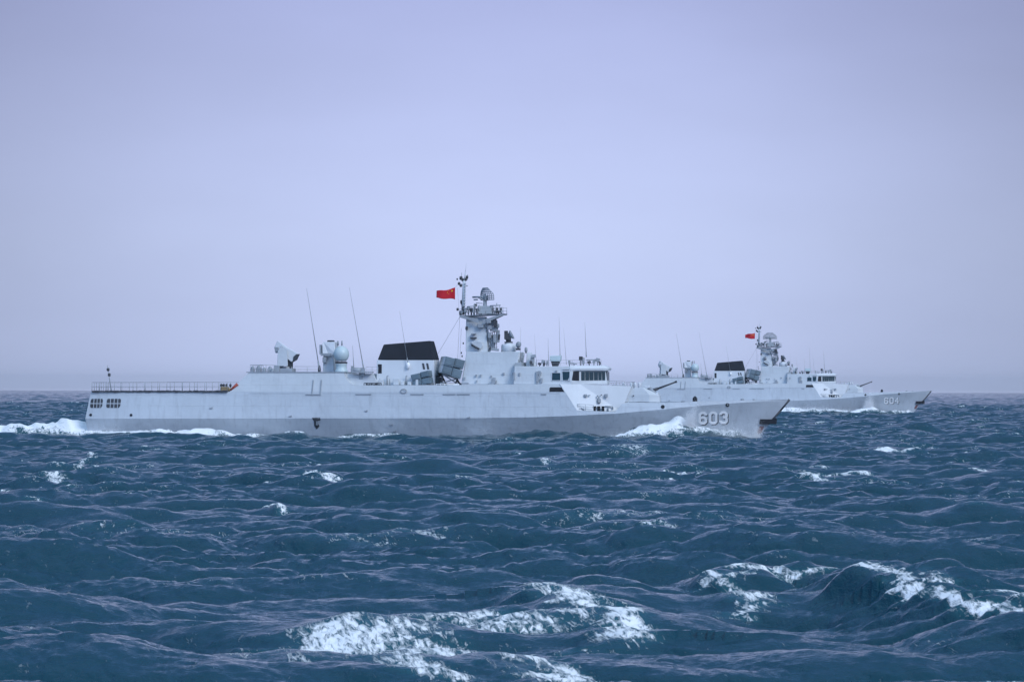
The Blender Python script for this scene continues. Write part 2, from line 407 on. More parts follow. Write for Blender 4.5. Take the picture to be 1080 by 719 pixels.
    for i in range(nn):
        p, q = a.lerp(b, i/nn), a.lerp(b, (i+1)/nn)
        w1 = .14 + .12*random.random(); mb.box(((p.x+q.x)/2, p.y-.05, p.z + .03 + .05*random.random()), (q.x-p.x, .3, w1))
    mb.build('deck_net', M['dark'], root)
    mb = MB(); rail(mb, [elev(97, 412.6, -4.75), elev(176, 412.4, -4.95), elev(240, 412.4, -5.0)], 1.15, 0.98, .03, 2)
    mb.build('deck_railing', M['mid'], root)
    mb = MB(); rail(mb, [mir(elev(97, 412.6, -4.75)), mir(elev(176, 412.4, -4.95)), mir(elev(240, 412.4, -5.0))], 1.15, 1.6, .03, 2)
    rail(mb, [elev(97, 412.6, -4.7), mir(elev(97, 412.6, -4.7))], 1.15, 1.4, .03, 2)
    mb.build('deck_railing', M['mid'], root)
    # stern staff with lamps
    mb = MB(); p = elev(117.5, 412.8, 0); q = elev(113.2, 385, 0); mb.tube(p, q, .07, .035)
    st = mb.build('stern_staff', M['mid'], root)
    for (u, v) in ((114.0, 389.5), (115.2, 395)):
        c = elev(u, v, 0); mb = MB(); mb.lathe(c, [(.10, -.22), (.19, -.15), (.19, .12), (.08, .2)], 8); mb.build('lamp', M['dark'], st)
    # ---- khaki covered gear beside the ramp
    mb = MB(); ubox(mb, 233, 407.5, 241, 413, -4.9, -4.1); ubox(mb, 241, 409.0, 245, 413, -4.9, -4.2)
    gear = mb.build('covered_gear', M['khaki'], root, bevel=.12)
    mb = MB()
    for u in (233.5, 236, 239, 243): c = elev(u, 406.0, -4.6); mb.lathe(c, [(.05, -.3), (.16, -.1), (.16, .08), (.05, .18)], 8)
    mb.build('gear_cap', M['dark'], gear)
    mb = MB(); mb.tube(elev(243, 411.5, -4.95), elev(250.5, 404.8, -4.95), .13, .2, 8); mb.build('fire_hose', M['rust'], gear)
    # ---- hangar roof equipment
    mb = MB(); rail(mb, [elev(264, 392.6, -4.5), elev(289, 392.6, -4.5)], .95, .95, .03, 2)
    mb.build('roof_railing', M['mid'], root); mb = MB()
    rail(mb, [elev(311, 392.6, -4.5), elev(337, 392.6, -4.5)], .75, 1.5, .025, 2)
    mb.build('roof_railing', M['mid'], root); mb = MB()
    rail(mb, [elev(264, 392.6, -4.5), mir(elev(264, 392.6, -4.5))], .95, 1.3, .03, 2)
    mb.build('roof_railing', M['mid'], root)
    for (u0, u1, v0, y) in ((265, 268, 386.5, -3), (270.5, 275.5, 385.5, -2.6), (277, 280.5, 388, -3), (282.5, 287, 386.6, -2.4), (286, 289, 389, -3.1)):
        mb = MB(); ubox(mb, u0, v0+2.2, u1, 392.8, y-.5, y+.4); c = elev((u0+u1)/2, v0+1.2, y); mb.lathe(c, [(.22, -.2), (.26, 0), (.1, .22)], 8)
        mb.build('roof_locker', M['mid'], root, bevel=.05)
    # rocket launcher
    c = elev(300.5, 392.6, -.3)
    mb = MB(); mb.lathe(c, [(1.25, 0), (1.25, .25), (1.0, .55), (1.0, .75)], 16)
    ubox(mb, 291, 385, 297, 392.5, -1.9, 1.3); ubox(mb, 297, 388.5, 310, 392.5, -1.7, 1.1)
    rl = mb.build('rocket_launcher', M['mid'], root, bevel=.05)
    mb = MB(); slab_pts = [(292.4, 386), (293, 370), (297, 364), (303, 368), (303.6, 386)]
    for y in (-1.55, 1.0):
        mb = MB(); a = [elev(u, v, y-.18) for u, v in slab_pts]; b = [elev(u, v, y+.18) for u, v in slab_pts]; nn = 5
        mb.add(a+b, [tuple(range(nn)), tuple(range(2*nn-1, nn-1, -1))] + [(i, (i+1) % nn, nn+(i+1) % nn, nn+i) for i in range(nn)])
        mb.build('yoke', M['grey'], rl, bevel=.04)
    mb = MB(); pts = [(292.8, 359.0), (289.2, 366.5), (290.6, 372.5), (293.5, 372), (308, 382), (313, 374.5), (315, 373.2), (303.5, 366.5)]
    slab_a = [elev(u, v, -1.25) for u, v in pts]; slab_b = [elev(u, v, .75) for u, v in pts]; nn = len(pts)
    mb.add(slab_a+slab_b, [tuple(range(nn)), tuple(range(2*nn-1, nn-1, -1))] + [(i, (i+1) % nn, nn+(i+1) % nn, nn+i) for i in range(nn)])
    mb.build('launch_box', M['light'], rl, bevel=.06)
    mb = MB()
    pts = [(309.5, 376), (312.5, 373.4), (316.4, 373.2), (313.5, 379.5), (308.8, 382.2)]
    a = [elev(u, v, -1.34) for u, v in pts]; b = [elev(u, v, .84) for u, v in pts]; nn = 5
    mb.add(a+b, [tuple(range(nn)), tuple(range(2*nn-1, nn-1, -1))] + [(i, (i+1) % nn, nn+(i+1) % nn, nn+i) for i in range(nn)])
    mb.build('blast_cover', M['dark'], rl)
    mb = MB(); ubox(mb, 303.5, 377, 308, 390, -1.0, .6); mb.build('elevation_drive', M['dark'], rl, bevel=.05)
    mb = MB(); ubox(mb, 290, 366, 293.5, 370.5, -1.42, -1.2); mb.build('rear_hatch', M['mid'], rl)
    # radar tower with its box, and the dome
    mb = MB(); slab(mb, [(340.5, 393, 1.2), (341, 374.5, 1.05), (351.5, 374.5, 1.05), (352.2, 393, 1.2)])
    tw = mb.build('director_tower', M['grey'], root, bevel=.05)
    mb = MB(); slab(mb, [(340, 373.8, 1.5), (339.6, 362, 1.4), (341, 360.5, 1.2), (352.8, 360.5, 1.2), (353.5, 373.0, 1.5), (350, 376, 1.2), (347, 376, 1.2)])
    mb.build('director_head', M['light'], tw, bevel=.07)
    mb = MB(); ubox(mb, 337.5, 363.5, 339.4, 373.5, -1.5, -.6); ubox(mb, 338.4, 372.5, 349, 375.2, -1.75, -1.3); mb.build('head_bracket', M['mid'], tw)
    mb = MB(); ubox(mb, 340.5, 376.5, 344.5, 382.5, -1.7, -1.1); mb.build('camera_pod', M['mid'], tw, bevel=.06)
    mb = MB(); ubox(mb, 346, 358.8, 352, 362.6, -.9, .5); mb.build('head_hatch', M['dark'], tw, bevel=.05)
    c = elev(360, 373.5, -2.4)
    mb = MB(); b0 = elev(360, 393, -2.4); mb.lathe(b0, [(.85, 0), (.85, .3), (.7, .4), (.7, 1.0), (.8, 1.15)], 20)
    rd = mb.build('radar_dome', M['dome'], root)
    R_ = 1.0; mb = MB(); prof = []
    for k in range(0, 15):
        t = -0.95 + (math.pi/2+0.95)*k/14; prof.append((max(.01, R_*math.cos(t)), R_*math.sin(t)*1.06))
    mb.lathe(c, prof, 28); mb.build('dome_shell', M['dome'], rd)
    mb = MB(); mb.lathe(Vector((c.x, c.y, c.z-1.05)), [(.74, -.14), (.8, -.05), (.8, .06), (.6, .12)], 20); mb.build('dome_collar', M['dark'], rd)
    for (u, v0, v1, y, r_) in ((356.4, 359.5, 366, -.6, .09), (360.6, 359.3, 366, .6, .07), (354, 366, 384, .4, .12)):
        mb = MB(); mb.tube(elev(u, 392.6, y), elev(u, v0, y), r_*.7, r_*.6); mb.tube(elev(u, v1-2, y), elev(u, v0, y), r_*1.4, r_*1.2)
        mb.build('mast_stub', M['mid'], root)
    # winch cluster and davit at the step in the roof
    mb = MB(); c = elev(376.5, 390.5, -3.6); mb.tube(c+Vector((-.75, 0, 0)), c+Vector((.75, 0, 0)), .36, n=12)
    ubox(mb, 370.6, 385.8, 373, 393, -4, -3.4); ubox(mb, 381.2, 388.0, 384.5, 396, -4, -3.4); ubox(mb, 372, 391.8, 393, 393.2, -4.3, -2.6); ubox(mb, 379, 393, 383, 399.5, -3.7, -3.1)
    mb.build('deck_winch', M['mid'], root)
    # inner deckhouse between hangar and funnel
    mb = MB(); slab(mb, [(360, 406.3, 3.7), (360, 394, 3.55), (393, 394, 3.55), (399, 406.3, 3.7)]); mb.build('inner_deckhouse', M['grey'], root)
    mb = MB(); rail(mb, [elev(384, 406, -4.7), elev(402, 406, -4.7)], .25, .8, .06, 1)
    for k in range(6): ubox(mb, 386+2.6*k, 404.2+(k % 2)*.6, 387.6+2.6*k, 406.2, -4.7, -4.2)
    mb.build('deck_bitts', M['dark'], root)
    mb = MB(); rail(mb, [elev(386, 394, -3.3), elev(399, 394, -3.3)], .85, 1.0, .02, 2); mb.build('roof_railing', M['mid'], root)
    # ---- funnel
    mb = MB(); rings(mb, [[(396.8, 406.3, 3.0), (458.5, 406.3, 3.0)], [(397.6, 379.6, 2.55), (457.6, 379.6, 2.55)]])
    fn = mb.build('funnel', M['light'], root, bevel=.05)
    mb = MB(); rings(mb, [[(398.2, 379.4, 2.62), (457.4, 379.4, 2.62)], [(404.6, 363.2, 2.0), (453.2, 359.3, 2.0)]]); mb.build('funnel_cap', M['black'], fn, bevel=.08)
    def fhb(v): return 2.55 + .45*(v-379.6)/26.7
    mb = MB(); plate(mb, rect(398.6, 384, 402.6, 393.6), fhb, .03); mb.build('air_louvre', M['black'], fn)
    for (u0) in (445, 449.4):
        mb = MB(); plate(mb, [(u0, 383), (u0+2.2, 383), (u0+3.4, 389.4), (u0+1.2, 389.4)], fhb, .03); mb.build('air_louvre', M['dark'], fn)
    for u in (408.3, 428.3, 436.3):
        mb = MB(); mb.tube(elev(u, 406, -3.3), elev(u, 396.4, -3.3), .1); mb.tube(elev(u, 396.8, -3.3), elev(u+1.2, 396.0, -3.3), .08); mb.build('davit_post', M['mid'], root)
    for u in (400.5, 411.0, 417.5, 419.4):
        mb = MB(); mb.tube(elev(u, 406, -3.4), elev(u, 399.5, -3.4), .06); mb.build('stanchion', M['mid'], root)
    for (u0, v0, u1, v1) in ((415, 399, 421, 406), (399, 400.5, 404.5, 406), (423, 401.5, 426.5, 406), (430, 402.5, 434, 406), (438.5, 400, 441.5, 406)):
        mb = MB(); ubox(mb, u0, v0, u1, v1, -4.0, -3.3); mb.build('deck_locker', M['grey'], root, bevel=.05)
    # ---- missile canisters, crossed
    def canisters(u, v, y, roll, yaw, w, h, deep, nm):
        c = elev(u, v, y); R = Matrix.Rotation(rad(yaw), 3, 'Z') @ Matrix.Rotation(rad(roll), 3, 'Y')
        base = MB(); zd = elev(u, 406, y).z
        base.box((c.x, c.y, zd+.12), (w*.9, deep*.7, .24))
        t = base.build('missile_launcher', M['dark'], root)
        for sx in (-.8, .8):
            for sy in (-1, 1):
                p = c + R @ Vector((sx*w/2, sy*deep*.33, -h*.4)); leg = MB(); leg.tube(p, (c.x + sx*w*.42, p.y, zd+.2), .12); leg.build('launcher_leg', M['dark'], t)
        brace = MB(); a0 = c + R @ Vector((-w*.4, -deep*.35, -h/2)); a1 = c + R @ Vector((w*.4, -deep*.35, -h/2))
        base_l, base_r = Vector((c.x-w*.42, a0.y, zd+.2)), Vector((c.x+w*.42, a1.y, zd+.2))
        brace.tube(a0, a1, .1); brace.tube(a0, base_r, .08); brace.tube(a1, base_l, .08); brace.build('launcher_brace', M['mid'], t)
        for i in (-1, 1):
            for k in (-1, 1):
                q = c + R @ Vector((i*w*.253, (.12*i if k > 0 else 0), k*h*.253 + (.10 if i*k > 0 else 0)))
                mb = MB(); mb.box(q, (w*.485, deep, h*.485), R)
                for yy in (-.42, -.15, .15, .42): mb.box(q + R @ Vector((0, yy*deep, 0)), (w*.5, .14, h*.5), R)
                if i < 0: mb.box(q + R @ Vector((-w*.25, 0, 0)), (.06, deep*.96, h*.44), R, mi=1)
                mb.box(q + R @ Vector((0, -deep/2-.02, 0)), (w*.36, .06, h*.34), R)
                mb.build('canister', [M['teal'], M['light']], t, bevel=.04)
    canisters(475.5, 387.6, -1.3, 15, 14, 2.55, 2.3, 5.6, 'a')
    canisters(450.5, 399.6, -1.4, -12, -10, 2.4, 1.55, 5.2, 'b')
    # ---- mast house and mast
    mb = MB(); rings(mb, [[(486.5, 405.4, 3.4), (543, 405.4, 3.6)], [(492, 371, 2.9), (547.5, 371, 3.0)]])
    mh = mb.build('mast_house', M['grey'], root, bevel=.06)
    def mhb(v): return 3.0 + .55*(v-371)/34
    for (u, v, s) in ((502, 395.6, .8), (506.8, 395.6, .8), (502.6, 401.5, .7), (518, 396.5, .6), (531, 393.8, .9), (541.6, 394, 1.4), (489.6, 398.5, .9), (521, 399.5, 1.5), (523, 402, 1.0)):
        mb = MB(); plate(mb, rect(u-s, v-s, u+s, v+s*1.2), mhb, .2); mb.build('wall_fitting', M['mid'], mh)
    for (u0, v0, u1, v1) in ((515, 404.2, 521.4, 405.4), (487.5, 403.2, 494, 405), (518.5, 400, 522.5, 404)):
        mb = MB(); ubox(mb, u0, v0, u1, v1, -4.3, -3.8); mb.build('deck_box', M['mid'], root)
    mb = MB(); rings(mb, [[(491.2, 371, 1.7), (514.4, 371, 1.7)], [(491.4, 342, 1.15), (512.4, 342, 1.15)], [(491.8, 334, 1.0), (511.6, 334, 1.0)]])
    mast = mb.build('mast', M['grey'], root, bevel=.05)
    mb = MB(); rings(mb, [[(487, 334, 1.6), (530.6, 331.8, 1.9)], [(484.4, 332.8, 1.7), (531.4, 330.6, 2.0)]])
    for y in (-1.7, 1.7):
        mb.tube(elev(531, 331.5, y), elev(512, 340.5, y*.5), .17); mb.tube(elev(485.4, 333.4, y), elev(503.5, 339, y*.5), .15)
    pf = mb.build('mast_platform', M['mid'], mast)
    mb = MB(); rail(mb, [elev(485, 332.5, -1.6), elev(530.6, 330.7, -1.9)], .8, 1.1, .03, 2); rail(mb, [mir(elev(485, 332.5, -1.6)), mir(elev(530.6, 330.7, -1.9))], .8, 1.1, .03, 2)
    mb.build('platform_rail', M['mid'], mast)
    rr = random.Random(3)
    for (u, v, a, b2) in ((487, 329, 2, 3.5), (491, 327, 2.5, 5), (497, 326.5, 3, 4), (499.5, 328, 1.6, 4), (503, 327.5, 2, 4.5), (518, 328.5, 1.6, 2), (522, 328.6, 2, 2.6), (526, 328.5, 2.2, 2.6), (529, 328.6, 1.2, 2.4)):
        y = rr.uniform(-1.5, .2); mb = MB(); ubox(mb, u-a/2, v-b2/2, u+a/2, v+b2/2, y-.3, y+.3); mb.tube(elev(u, 332.5, y), elev(u, v, y), .1)
        mb.build('sensor_box', M['dark'] if rr.random() < .4 else M['mid'], mast, bevel=.04)
    for (u, v, r_, hh_) in ((488.5, 326, .16, .9), (494, 325, .2, .7), (500.5, 324, .14, 1.2), (505.4, 325, .2, 1.0), (507.6, 327, .24, .7), (514.6, 327, .2, .8), (519.8, 326, .12, .9), (524, 326.6, .18, .8), (528.4, 327, .14, .9)):
        y = rr.uniform(-1.7, 1.2); mb = MB(); mb.tube(elev(u, 332, y), elev(u, v, y), r_*.5); mb.lathe(elev(u, v, y), [(r_*.6, -hh_*.4), (r_, -hh_*.25), (r_, hh_*.2), (r_*.3, hh_*.4)], 8)
        mb.build('antenna_pod', M['mid'] if rr.random() < .6 else M['dark'], mast)
    for pts_ in ([(510.5, 341.5), (531.2, 331.8), (531.2, 330.8), (509, 337), (509, 341.5)], [(484.6, 332.4), (485, 334), (503, 340.4), (505.5, 340), (504, 336)]):
        mb = MB()
        a = [elev(u, v, -1.95) for u, v in pts_]; b = [elev(u, v, -1.75) for u, v in pts_]; nn = 5
        mb.add(a+b, [tuple(range(nn)), tuple(range(2*nn-1, nn-1, -1))] + [(i, (i+1) % nn, nn+(i+1) % nn, nn+i) for i in range(nn)])
        mb.build('platform_bracket', M['mid'], mast)
    for (u, v, a, b2, y, mt) in ((507, 343.6, 6.5, 4, -1.5, 'mid'), (519, 340, 9, 8, -1.0, 'mid'), (522.5, 341, 4, 7, -1.5, 'dark'), (515.5, 338.5, 5, 5, -1.7, 'mid'), (521, 347, 8, 5, -1.1, 'mid'), (524.4, 343.5, 4, 4, -1.3, 'mid'), (516.5, 353.5, 3, 6, -1.5, 'mid'), (522, 357, 3.4, 9, -1.2, 'mid'), (516.6, 345.5, 5, 4, -1.3, 'mid'), (499.5, 356.3, 6.5, 1.4, -1.6, 'dark'), (499.5, 352, 5, .6, -1.7, 'mid'), (518.5, 361, 7.5, 16, -.6, 'light'), (525.4, 354.5, 2.6, 13, -.9, 'mid'), (526.3, 355.5, 1.6, 6, -1.0, 'dark'), (517, 367.6, 1.6, 3, -1.5, 'dark'), (520, 368.4, 12, 2.6, -1.2, 'mid'), (492.3, 346, 2.4, 3.6, -1.3, 'dark')):
        mb = MB(); R = Matrix.Rotation(rad(rr.uniform(-6, 6)), 3, 'Y'); c = elev(u, v, y); mb.box(c, (a/8.24, .7, b2/8.24), R)
        mb.build('mast_equipment', M[mt], mast, bevel=.05)
    mb = MB(); pts = [(496.4, 361.2), (501, 358.6), (508, 360.2), (509.6, 364.8), (506.5, 368.4), (500.5, 366)]
    a = [elev(u, v, -2.1) for u, v in pts]; b = [elev(u, v, -1.2) for u, v in pts]; nn = 6
    mb.add(a+b, [tuple(range(nn)), tuple(range(2*nn-1, nn-1, -1))] + [(i, (i+1) % nn, nn+(i+1) % nn, nn+i) for i in range(nn)])
    ds = mb.build('decoy_shield', M['grey'], mast, bevel=.05)
    mb = MB(); mb.tube(elev(497.2, 363.6, -2.2), elev(505.5, 368.2, -2.2), .13); mb.build('shield_edge', M['dark'], ds)
    mb = MB()
    for k in range(5): mb.tube(elev(515+2.2*k, 369, -1.1), elev(515.6+2.0*k, 350, -.9), .05, n=5)
    for k in range(5): mb.tube(elev(515, 369-4.4*k, -1.05), elev(524.5, 366-4.2*k, -1.05), .045, n=5)
    mb.build('lattice', M['mid'], mast)
    mb = MB(); rings(mb, [[(502.5, 331, 1.1), (519, 331, 1.1)], [(505, 322.5, .7), (517, 322.5, .7)]]); mb.build('radar_base', M['mid'], mast, bevel=.05)
    # search radar
    pc = elev(511.5, 331, -.1); rc = elev(510.8, 317, -.1)
    mb = MB(); mb.lathe(pc, [(.5, 0), (.42, .5), (.26, .8), (.22, (rc-pc).length)], 12); mb.build('radar_pedestal', M['mid'], mast)
    mb = MB(); Z = Vector((0, 0, 1))
    nu, nv = 11, 7; W_, H_ = 3.3, 1.5
    grid = []
    for j in range(nv):
        for i in range(nu):
            s_ = i/(nu-1)*2-1; t_ = j/(nv-1)
            wscale = 1.0 if t_ < .45 else 1.0 - .62*((t_-.45)/.55)**1.2
            x = s_*W_/2*wscale; z = .12 + t_*H_; y = .42*(s_*wscale)**2 + .22*(t_-.4)**2
            grid.append(Vector((x, y, z)))
    for j in range(nv):
        for i in range(nu):
            p = rc + grid[j*nu+i]
            if i < nu-1: mb.tube(p, rc + grid[j*nu+i+1], .05, n=5)
            if j < nv-1: mb.tube(p, rc + grid[(j+1)*nu+i], .04, n=5)
    for j in (0, 1, 2, 4): mb.tube(rc + grid[j*nu], rc + grid[j*nu+nu-1], .06, n=5)
    mb.tube(rc + Vector((-1.2, -1.0, .45)), rc + Vector((1.25, -1.0, .45)), .11); mb.tube(rc, rc + Vector((0, -1.0, .45)), .09); mb.tube(rc, rc + Vector((0, .1, .9)), .16)
    mb.tube(rc + Vector((-.9, -1.0, .12)), rc + Vector((-.2, -.9, .12)), .09)
    mb.box(rc + Vector((0, .15, .3)), (.7, .5, .6))
    ra = mb.build('search_radar', M['mid'], mast, origin=rc); ra.rotation_euler = (0, 0, rad(-52))
    # pole with yards
    mb = MB(); mb.tube(elev(488.2, 332, 0), elev(489.6, 296, 0), .24, .19, 10); mb.tube(elev(489.6, 297, 0), elev(491, 286.5, 0), .1, .06); mb.tube(elev(490.8, 287, 0), elev(492, 277, 0), .025, .015)
    for k in range(11): p = elev(490.2 + .05*k, 328-2.9*k, -.24); mb.box(p, (.22, .3, .10))
    pole = mb.build('signal_pole', M['grey'], mast)
    mb = MB(); mb.tube(elev(482.6, 299.5, 0), elev(493.4, 301.5, 0), .06); mb.tube(elev(485, 293.6, 0), elev(493.4, 294.6, 0), .07); mb.tube(elev(486, 320.6, 0), elev(490, 322.4, 0), .08)
    mb.tube(elev(492.8, 295, 0), elev(493.2, 289.5, 0), .05); mb.tube(elev(487, 287.5, 0), elev(486.6, 293, 0), .03)
    mb.tube(elev(492.5, 323.4, -1.2), elev(503, 322.6, -1.2), .06); mb.tube(elev(517, 322.4, -.8), elev(528, 321.8, -.8), .07); mb.tube(elev(502, 319.5, -.4), elev(509, 319.9, -.4), .05)
    for u in (519, 523, 527): mb.tube(elev(u, 322, -.8), elev(u, 330, -.8), .035)
    mb.tube(elev(524, 322, -.8), elev(524, 319.5, -.8), .05)
    yd = mb.build('yardarm', M['mid'], mast)
    for (u, v, s) in ((486.2, 293.3, .20), (488, 295, .17), (492.6, 292.2, .16), (491.2, 294.6, .17), (484.2, 299, .16), (486, 301, .17), (482.2, 294.4, .1), (487, 318.4, .2), (489, 321.5, .18), (482.6, 326.2, .15), (486.2, 330, .24), (502, 322, .16)):
        c = elev(u, v, 0 if v < 322 else -.9); mb = MB(); mb.lathe(c, [(s*.5, -s*1.2), (s, -s*.8), (s, s*.8), (s*.5, s*1.2)], 8); mb.build('mast_lamp', M['dark'], mast)
    # rigging wires
    mb = MB()
    for (a, b) in (((484.8, 334, 0), (481.5, 404, -1.2)), ((486.5, 346, -.4), (484, 404, -2)), ((485.5, 333, 1), (459, 378, .5)), ((482.8, 300, 0), (480.0, 303.4, -.6)), ((482.5, 303.4, -.6), (484.5, 333, -.8))):
        mb.tube(elev(*a), elev(*b), .018, n=4)
    mb.build('rigging', M['mid'], root)
    mb = MB()
    for (u, v) in ((488.6, 362), (486.6, 372), (487.4, 375.5)): ubox(mb, u-.5, v-1, u+.5, v+1, -1.2, -.9)
    mb.build('rigging_insulator', M['dark'], root)
    # ---- fire control radar on the mast house roof
    c = elev(536.4, 371, -.4)
    mb = MB(); mb.lathe(c, [(.95, 0), (.95, .75), (.88, .95), (.52, 1.0), (.5, 1.15)], 20); fc = mb.build('fire_control_radar', M['light'], root)
    mb = MB(); mb.lathe(Vector((c.x, c.y, c.z+1.15)), [(.52, 0), (.55, .04), (.55, .12), (.4, .16)], 16); mb.build('collar_ring', M['dark'], fc)
    h = elev(536, 355, -.4)
    mb = MB(); mb.tube(Vector((c.x, c.y, c.z+1.2)), h, .34, .3, 12); mb.box(h, (.62, 1.0, .9)); mb.tube(h + Vector((-.3, -.35, -.1)), h + Vector((-.3, -.35, .75)), .16); mb.box(h + Vector((-.22, -.4, .2)), (.45, .4, 1.1))
    mb.build('tracker_head', M['dark'], fc, bevel=.05)
    Rd = Matrix.Rotation(rad(62), 3, 'Y'); mb = MB()
    mb.lathe(h + Vector((.45, -.1, .25)), [(.08, -.3), (.4, -.22), (.62, .02), (.62, .08), (.38, -.1), (.02, -.16)], 18, Rd); mb.build('tracker_dish', M['mid'], fc)
    mb = MB(); p = elev(546.6, 369, -1.6); ubox(mb, 544.4, 367.0, 548.8, 369.2, -2, -1.2); mb.build('optic_base', M['dark'], root)
    mb = MB(); c2 = elev(546.8, 363.6, -1.6); mb.lathe(c2, [(.1, -.4), (.32, -.2), (.34, .15), (.2, .4)], 10, Matrix.Rotation(rad(20), 3, 'Y')); mb.build('optical_sight', M['mid'], root)
    mb = MB(); a = [elev(548.6, 370, -2.6), elev(543, 371, -2.6), elev(547.6, 380, -2.9)]; b = [p + Vector((0, .1, 0)) for p in a]; mb.add(a+b, [(0, 1, 2), (5, 4, 3), (0, 1, 4, 3), (1, 2, 5, 4), (2, 0, 3, 5)]); mb.build('bracket', M['light'], root)
    # ---- bridge
    mb = MB()
    rings(mb, [[(541.5, 405.2, 4.55), (590, 405.2, 4.55), (603, 405.2, 4.5), (611.5, 405.2, 4.05), (640.5, 405.2, 1.75)],
               [(542.5, 386.2, 4.2), (590, 386.2, 4.2), (603, 386.2, 4.2), (611.0, 386.2, 3.85), (638.2, 386.2, 1.6)]])
    br = mb.build('bridge', M['grey'], root, bevel=.05)
    mb = MB()
    rings(mb, [[(601.0, 390.8, 4.36), (611.6, 390.8, 4.1), (641.5, 390.8, 1.75)], [(601.0, 388.2, 4.34), (611.9, 388.2, 4.16), (642.2, 388.0, 1.8)], [(601, 385.4, 4.15), (611, 385.4, 3.8), (637.5, 385.4, 1.6)]])
    mb.build('window_visor', M['light'], br, bevel=.04)
    def bhb(v): return 4.2 + .35*(v-386.2)/19
    for q in ([(582.4, 393.4), (590.8, 393.2), (590.8, 400.8), (582.2, 400.9)], [(593.2, 392), (600.6, 391.8), (600.2, 398), (598.6, 400.9), (593.6, 400.8)]):
        mb = MB(); plate(mb, q, bhb, .03); w = mb.build('bridge_window', M['glass'], br)
        mb = MB(); us = [p[0] for p in q]; vs2 = [p[1] for p in q]
        for (x0, y0, x1, y1) in ((min(us)-.5, min(vs2)-.7, max(us)+.5, min(vs2)-.1), (min(us)-.5, max(vs2)+.1, max(us)+.5, max(vs2)+.5), (min(us)-.7, min(vs2)-.7, min(us)-.2, max(vs2)+.5), (max(us)+.2, min(vs2)-.7, max(us)+.7, max(vs2)+.5)): plate(mb, rect(x0, y0, x1, y1), bhb, .07)
        mb.build('window_frame', M['light'], w)
    def facet(mb, A, B, t0, t1, v0, v1, out, skew=0.0):
        a = []
        for t, v in ((t0+skew, v0), (t1, v0), (t1, v1), (t0, v1)):
            k = (v-386.2)/19.0
            u = A[0]*(1-t)+B[0]*t; hb = A[1]*(1-t)+B[1]*t + .18*k
            p = elev(u, v, -hb); a.append(p)
        pA, pB = elev(A[0], v0, -A[1]), elev(B[0], v0, -B[1]); nn_ = (pB-pA).cross(Vector((0, 0, 1))).normalized()
        if nn_.y > 0: nn_ = -nn_
        b = [p + nn_*out for p in a]; a = [p - nn_*.06 for p in a]
        mb.add(b+a, [(0, 1, 2, 3), (7, 6, 5, 4), (0, 1, 5, 4), (1, 2, 6, 5), (2, 3, 7, 6), (3, 0, 4, 7)])
    C0, C1, C2 = (603, 4.2), (611.3, 3.86), (639.0, 1.6)
    mb = MB(); facet(mb, C0, C1, -.02, .92, 391.4, 401.2, .09, .22); mb.build('bridge_window', M['black'], br)
    for (t0, t1) in ((.06, .19), (.215, .355), (.375, .52), (.545, .69), (.71, .83), (.85, .965)):
        mb = MB(); facet(mb, C1, C2, t0, t1, 391.8, 401.0, .07); mb.build('bridge_window', M['glass'], br)
    mb = MB(); fw = [(638.6, 1.58)]
    a = elev(639.6, 396.4, -1.55)
    for k in range(3): mb.box((a.x+.03, -1.0+k*1.0, a.z), (.1, .85, 1.1))
    mb.build('bridge_window', M['glass'], br)
    for (u0, v0, u1, v1, s) in ((565.4, 391.5, 567.4, 404, .25), (567.6, 391, 570.4, 395, .25), (570, 398.5, 572, 403, .3), (541.4, 392.4, 543, 400, .25), (547, 393, 548.6, 396, .15), (585.4, 390.3, 587.6, 391.8, .2), (593.4, 389.2, 600.2, 390, .12)):
        mb = MB(); plate(mb, rect(u0, v0, u1, v1), bhb, s); mb.build('wall_fitting', M['mid'], br)
    mb = MB(); plate(mb, [(565, 402.5), (567, 402.5), (571, 393), (569.6, 392)], bhb, .3); mb.build('wall_ladder', M['mid'], br)
    mb = MB(); slab(mb, [(542, 386.3, 4.0), (543.2, 382.6, 3.8), (549.6, 382, 3.8), (550, 386.3, 4.0)]); mb.build('roof_coaming', M['mid'], root)
    # bridge roof equipment
    mb = MB(); slab(mb, [(554.6, 386.3, 1.1), (555.6, 371.6, .8), (559.4, 371.4, .8), (564.6, 386.3, 1.1)]); fr = mb.build('antenna_fairing', M['light'], root, bevel=.06)
    mb = MB(); c = elev(554.8, 368.4, 0); mb.lathe(c, [(.06, -.5), (.2, -.15), (.16, .2), (.05, .3)], 8); mb.build('fairing_lamp', M['mid'], fr)
    for (u, v, a, b2, y, mt) in ((551.6, 376, 2, 4, -1.6, 'mid'), (561.5, 379.5, 3.6, 7, -1.6, 'mid'), (562.6, 375.4, 5, 3, -1.8, 'mid'), (560, 382, 2.4, 3, -1.9, 'dark'), (569.2, 383.6, 3, 2.6, -2, 'dark'), (573, 381.4, 3.4, 3.8, -2, 'mid'), (574, 383.6, 2, 3, -2.2, 'dark'), (577, 382.6, 1.4, 4.4, -2, 'mid'), (600.6, 382, 2, 4, -2.2, 'mid'), (605.4, 383.4, 6, 1, -2.4, 'mid'), (612.6, 378, 3.6, 4.4, -1.6, 'dark'), (615.2, 381.4, 2.4, 4.6, -1.4, 'mid'), (621.4, 382, 3.2, 2.6, -1.2, 'dark'), (626.4, 381.2, 2.4, 3.4, -1.2, 'mid'), (630.4, 379.6, 3.6, 4, -1, 'mid'), (632.6, 382.6, 1.4, 3, -1, 'dark')):
        mb = MB(); c = elev(u, v, y); q0 = elev(u, 386.2, y)
        mb.box(c, (a/8.24, .6, b2/8.24), Matrix.Rotation(rad(rr.uniform(-14, 14)), 3, 'Y')); mb.tube(q0, c, .07)
        mb.build('roof_equipment', M[mt], root, bevel=.06)
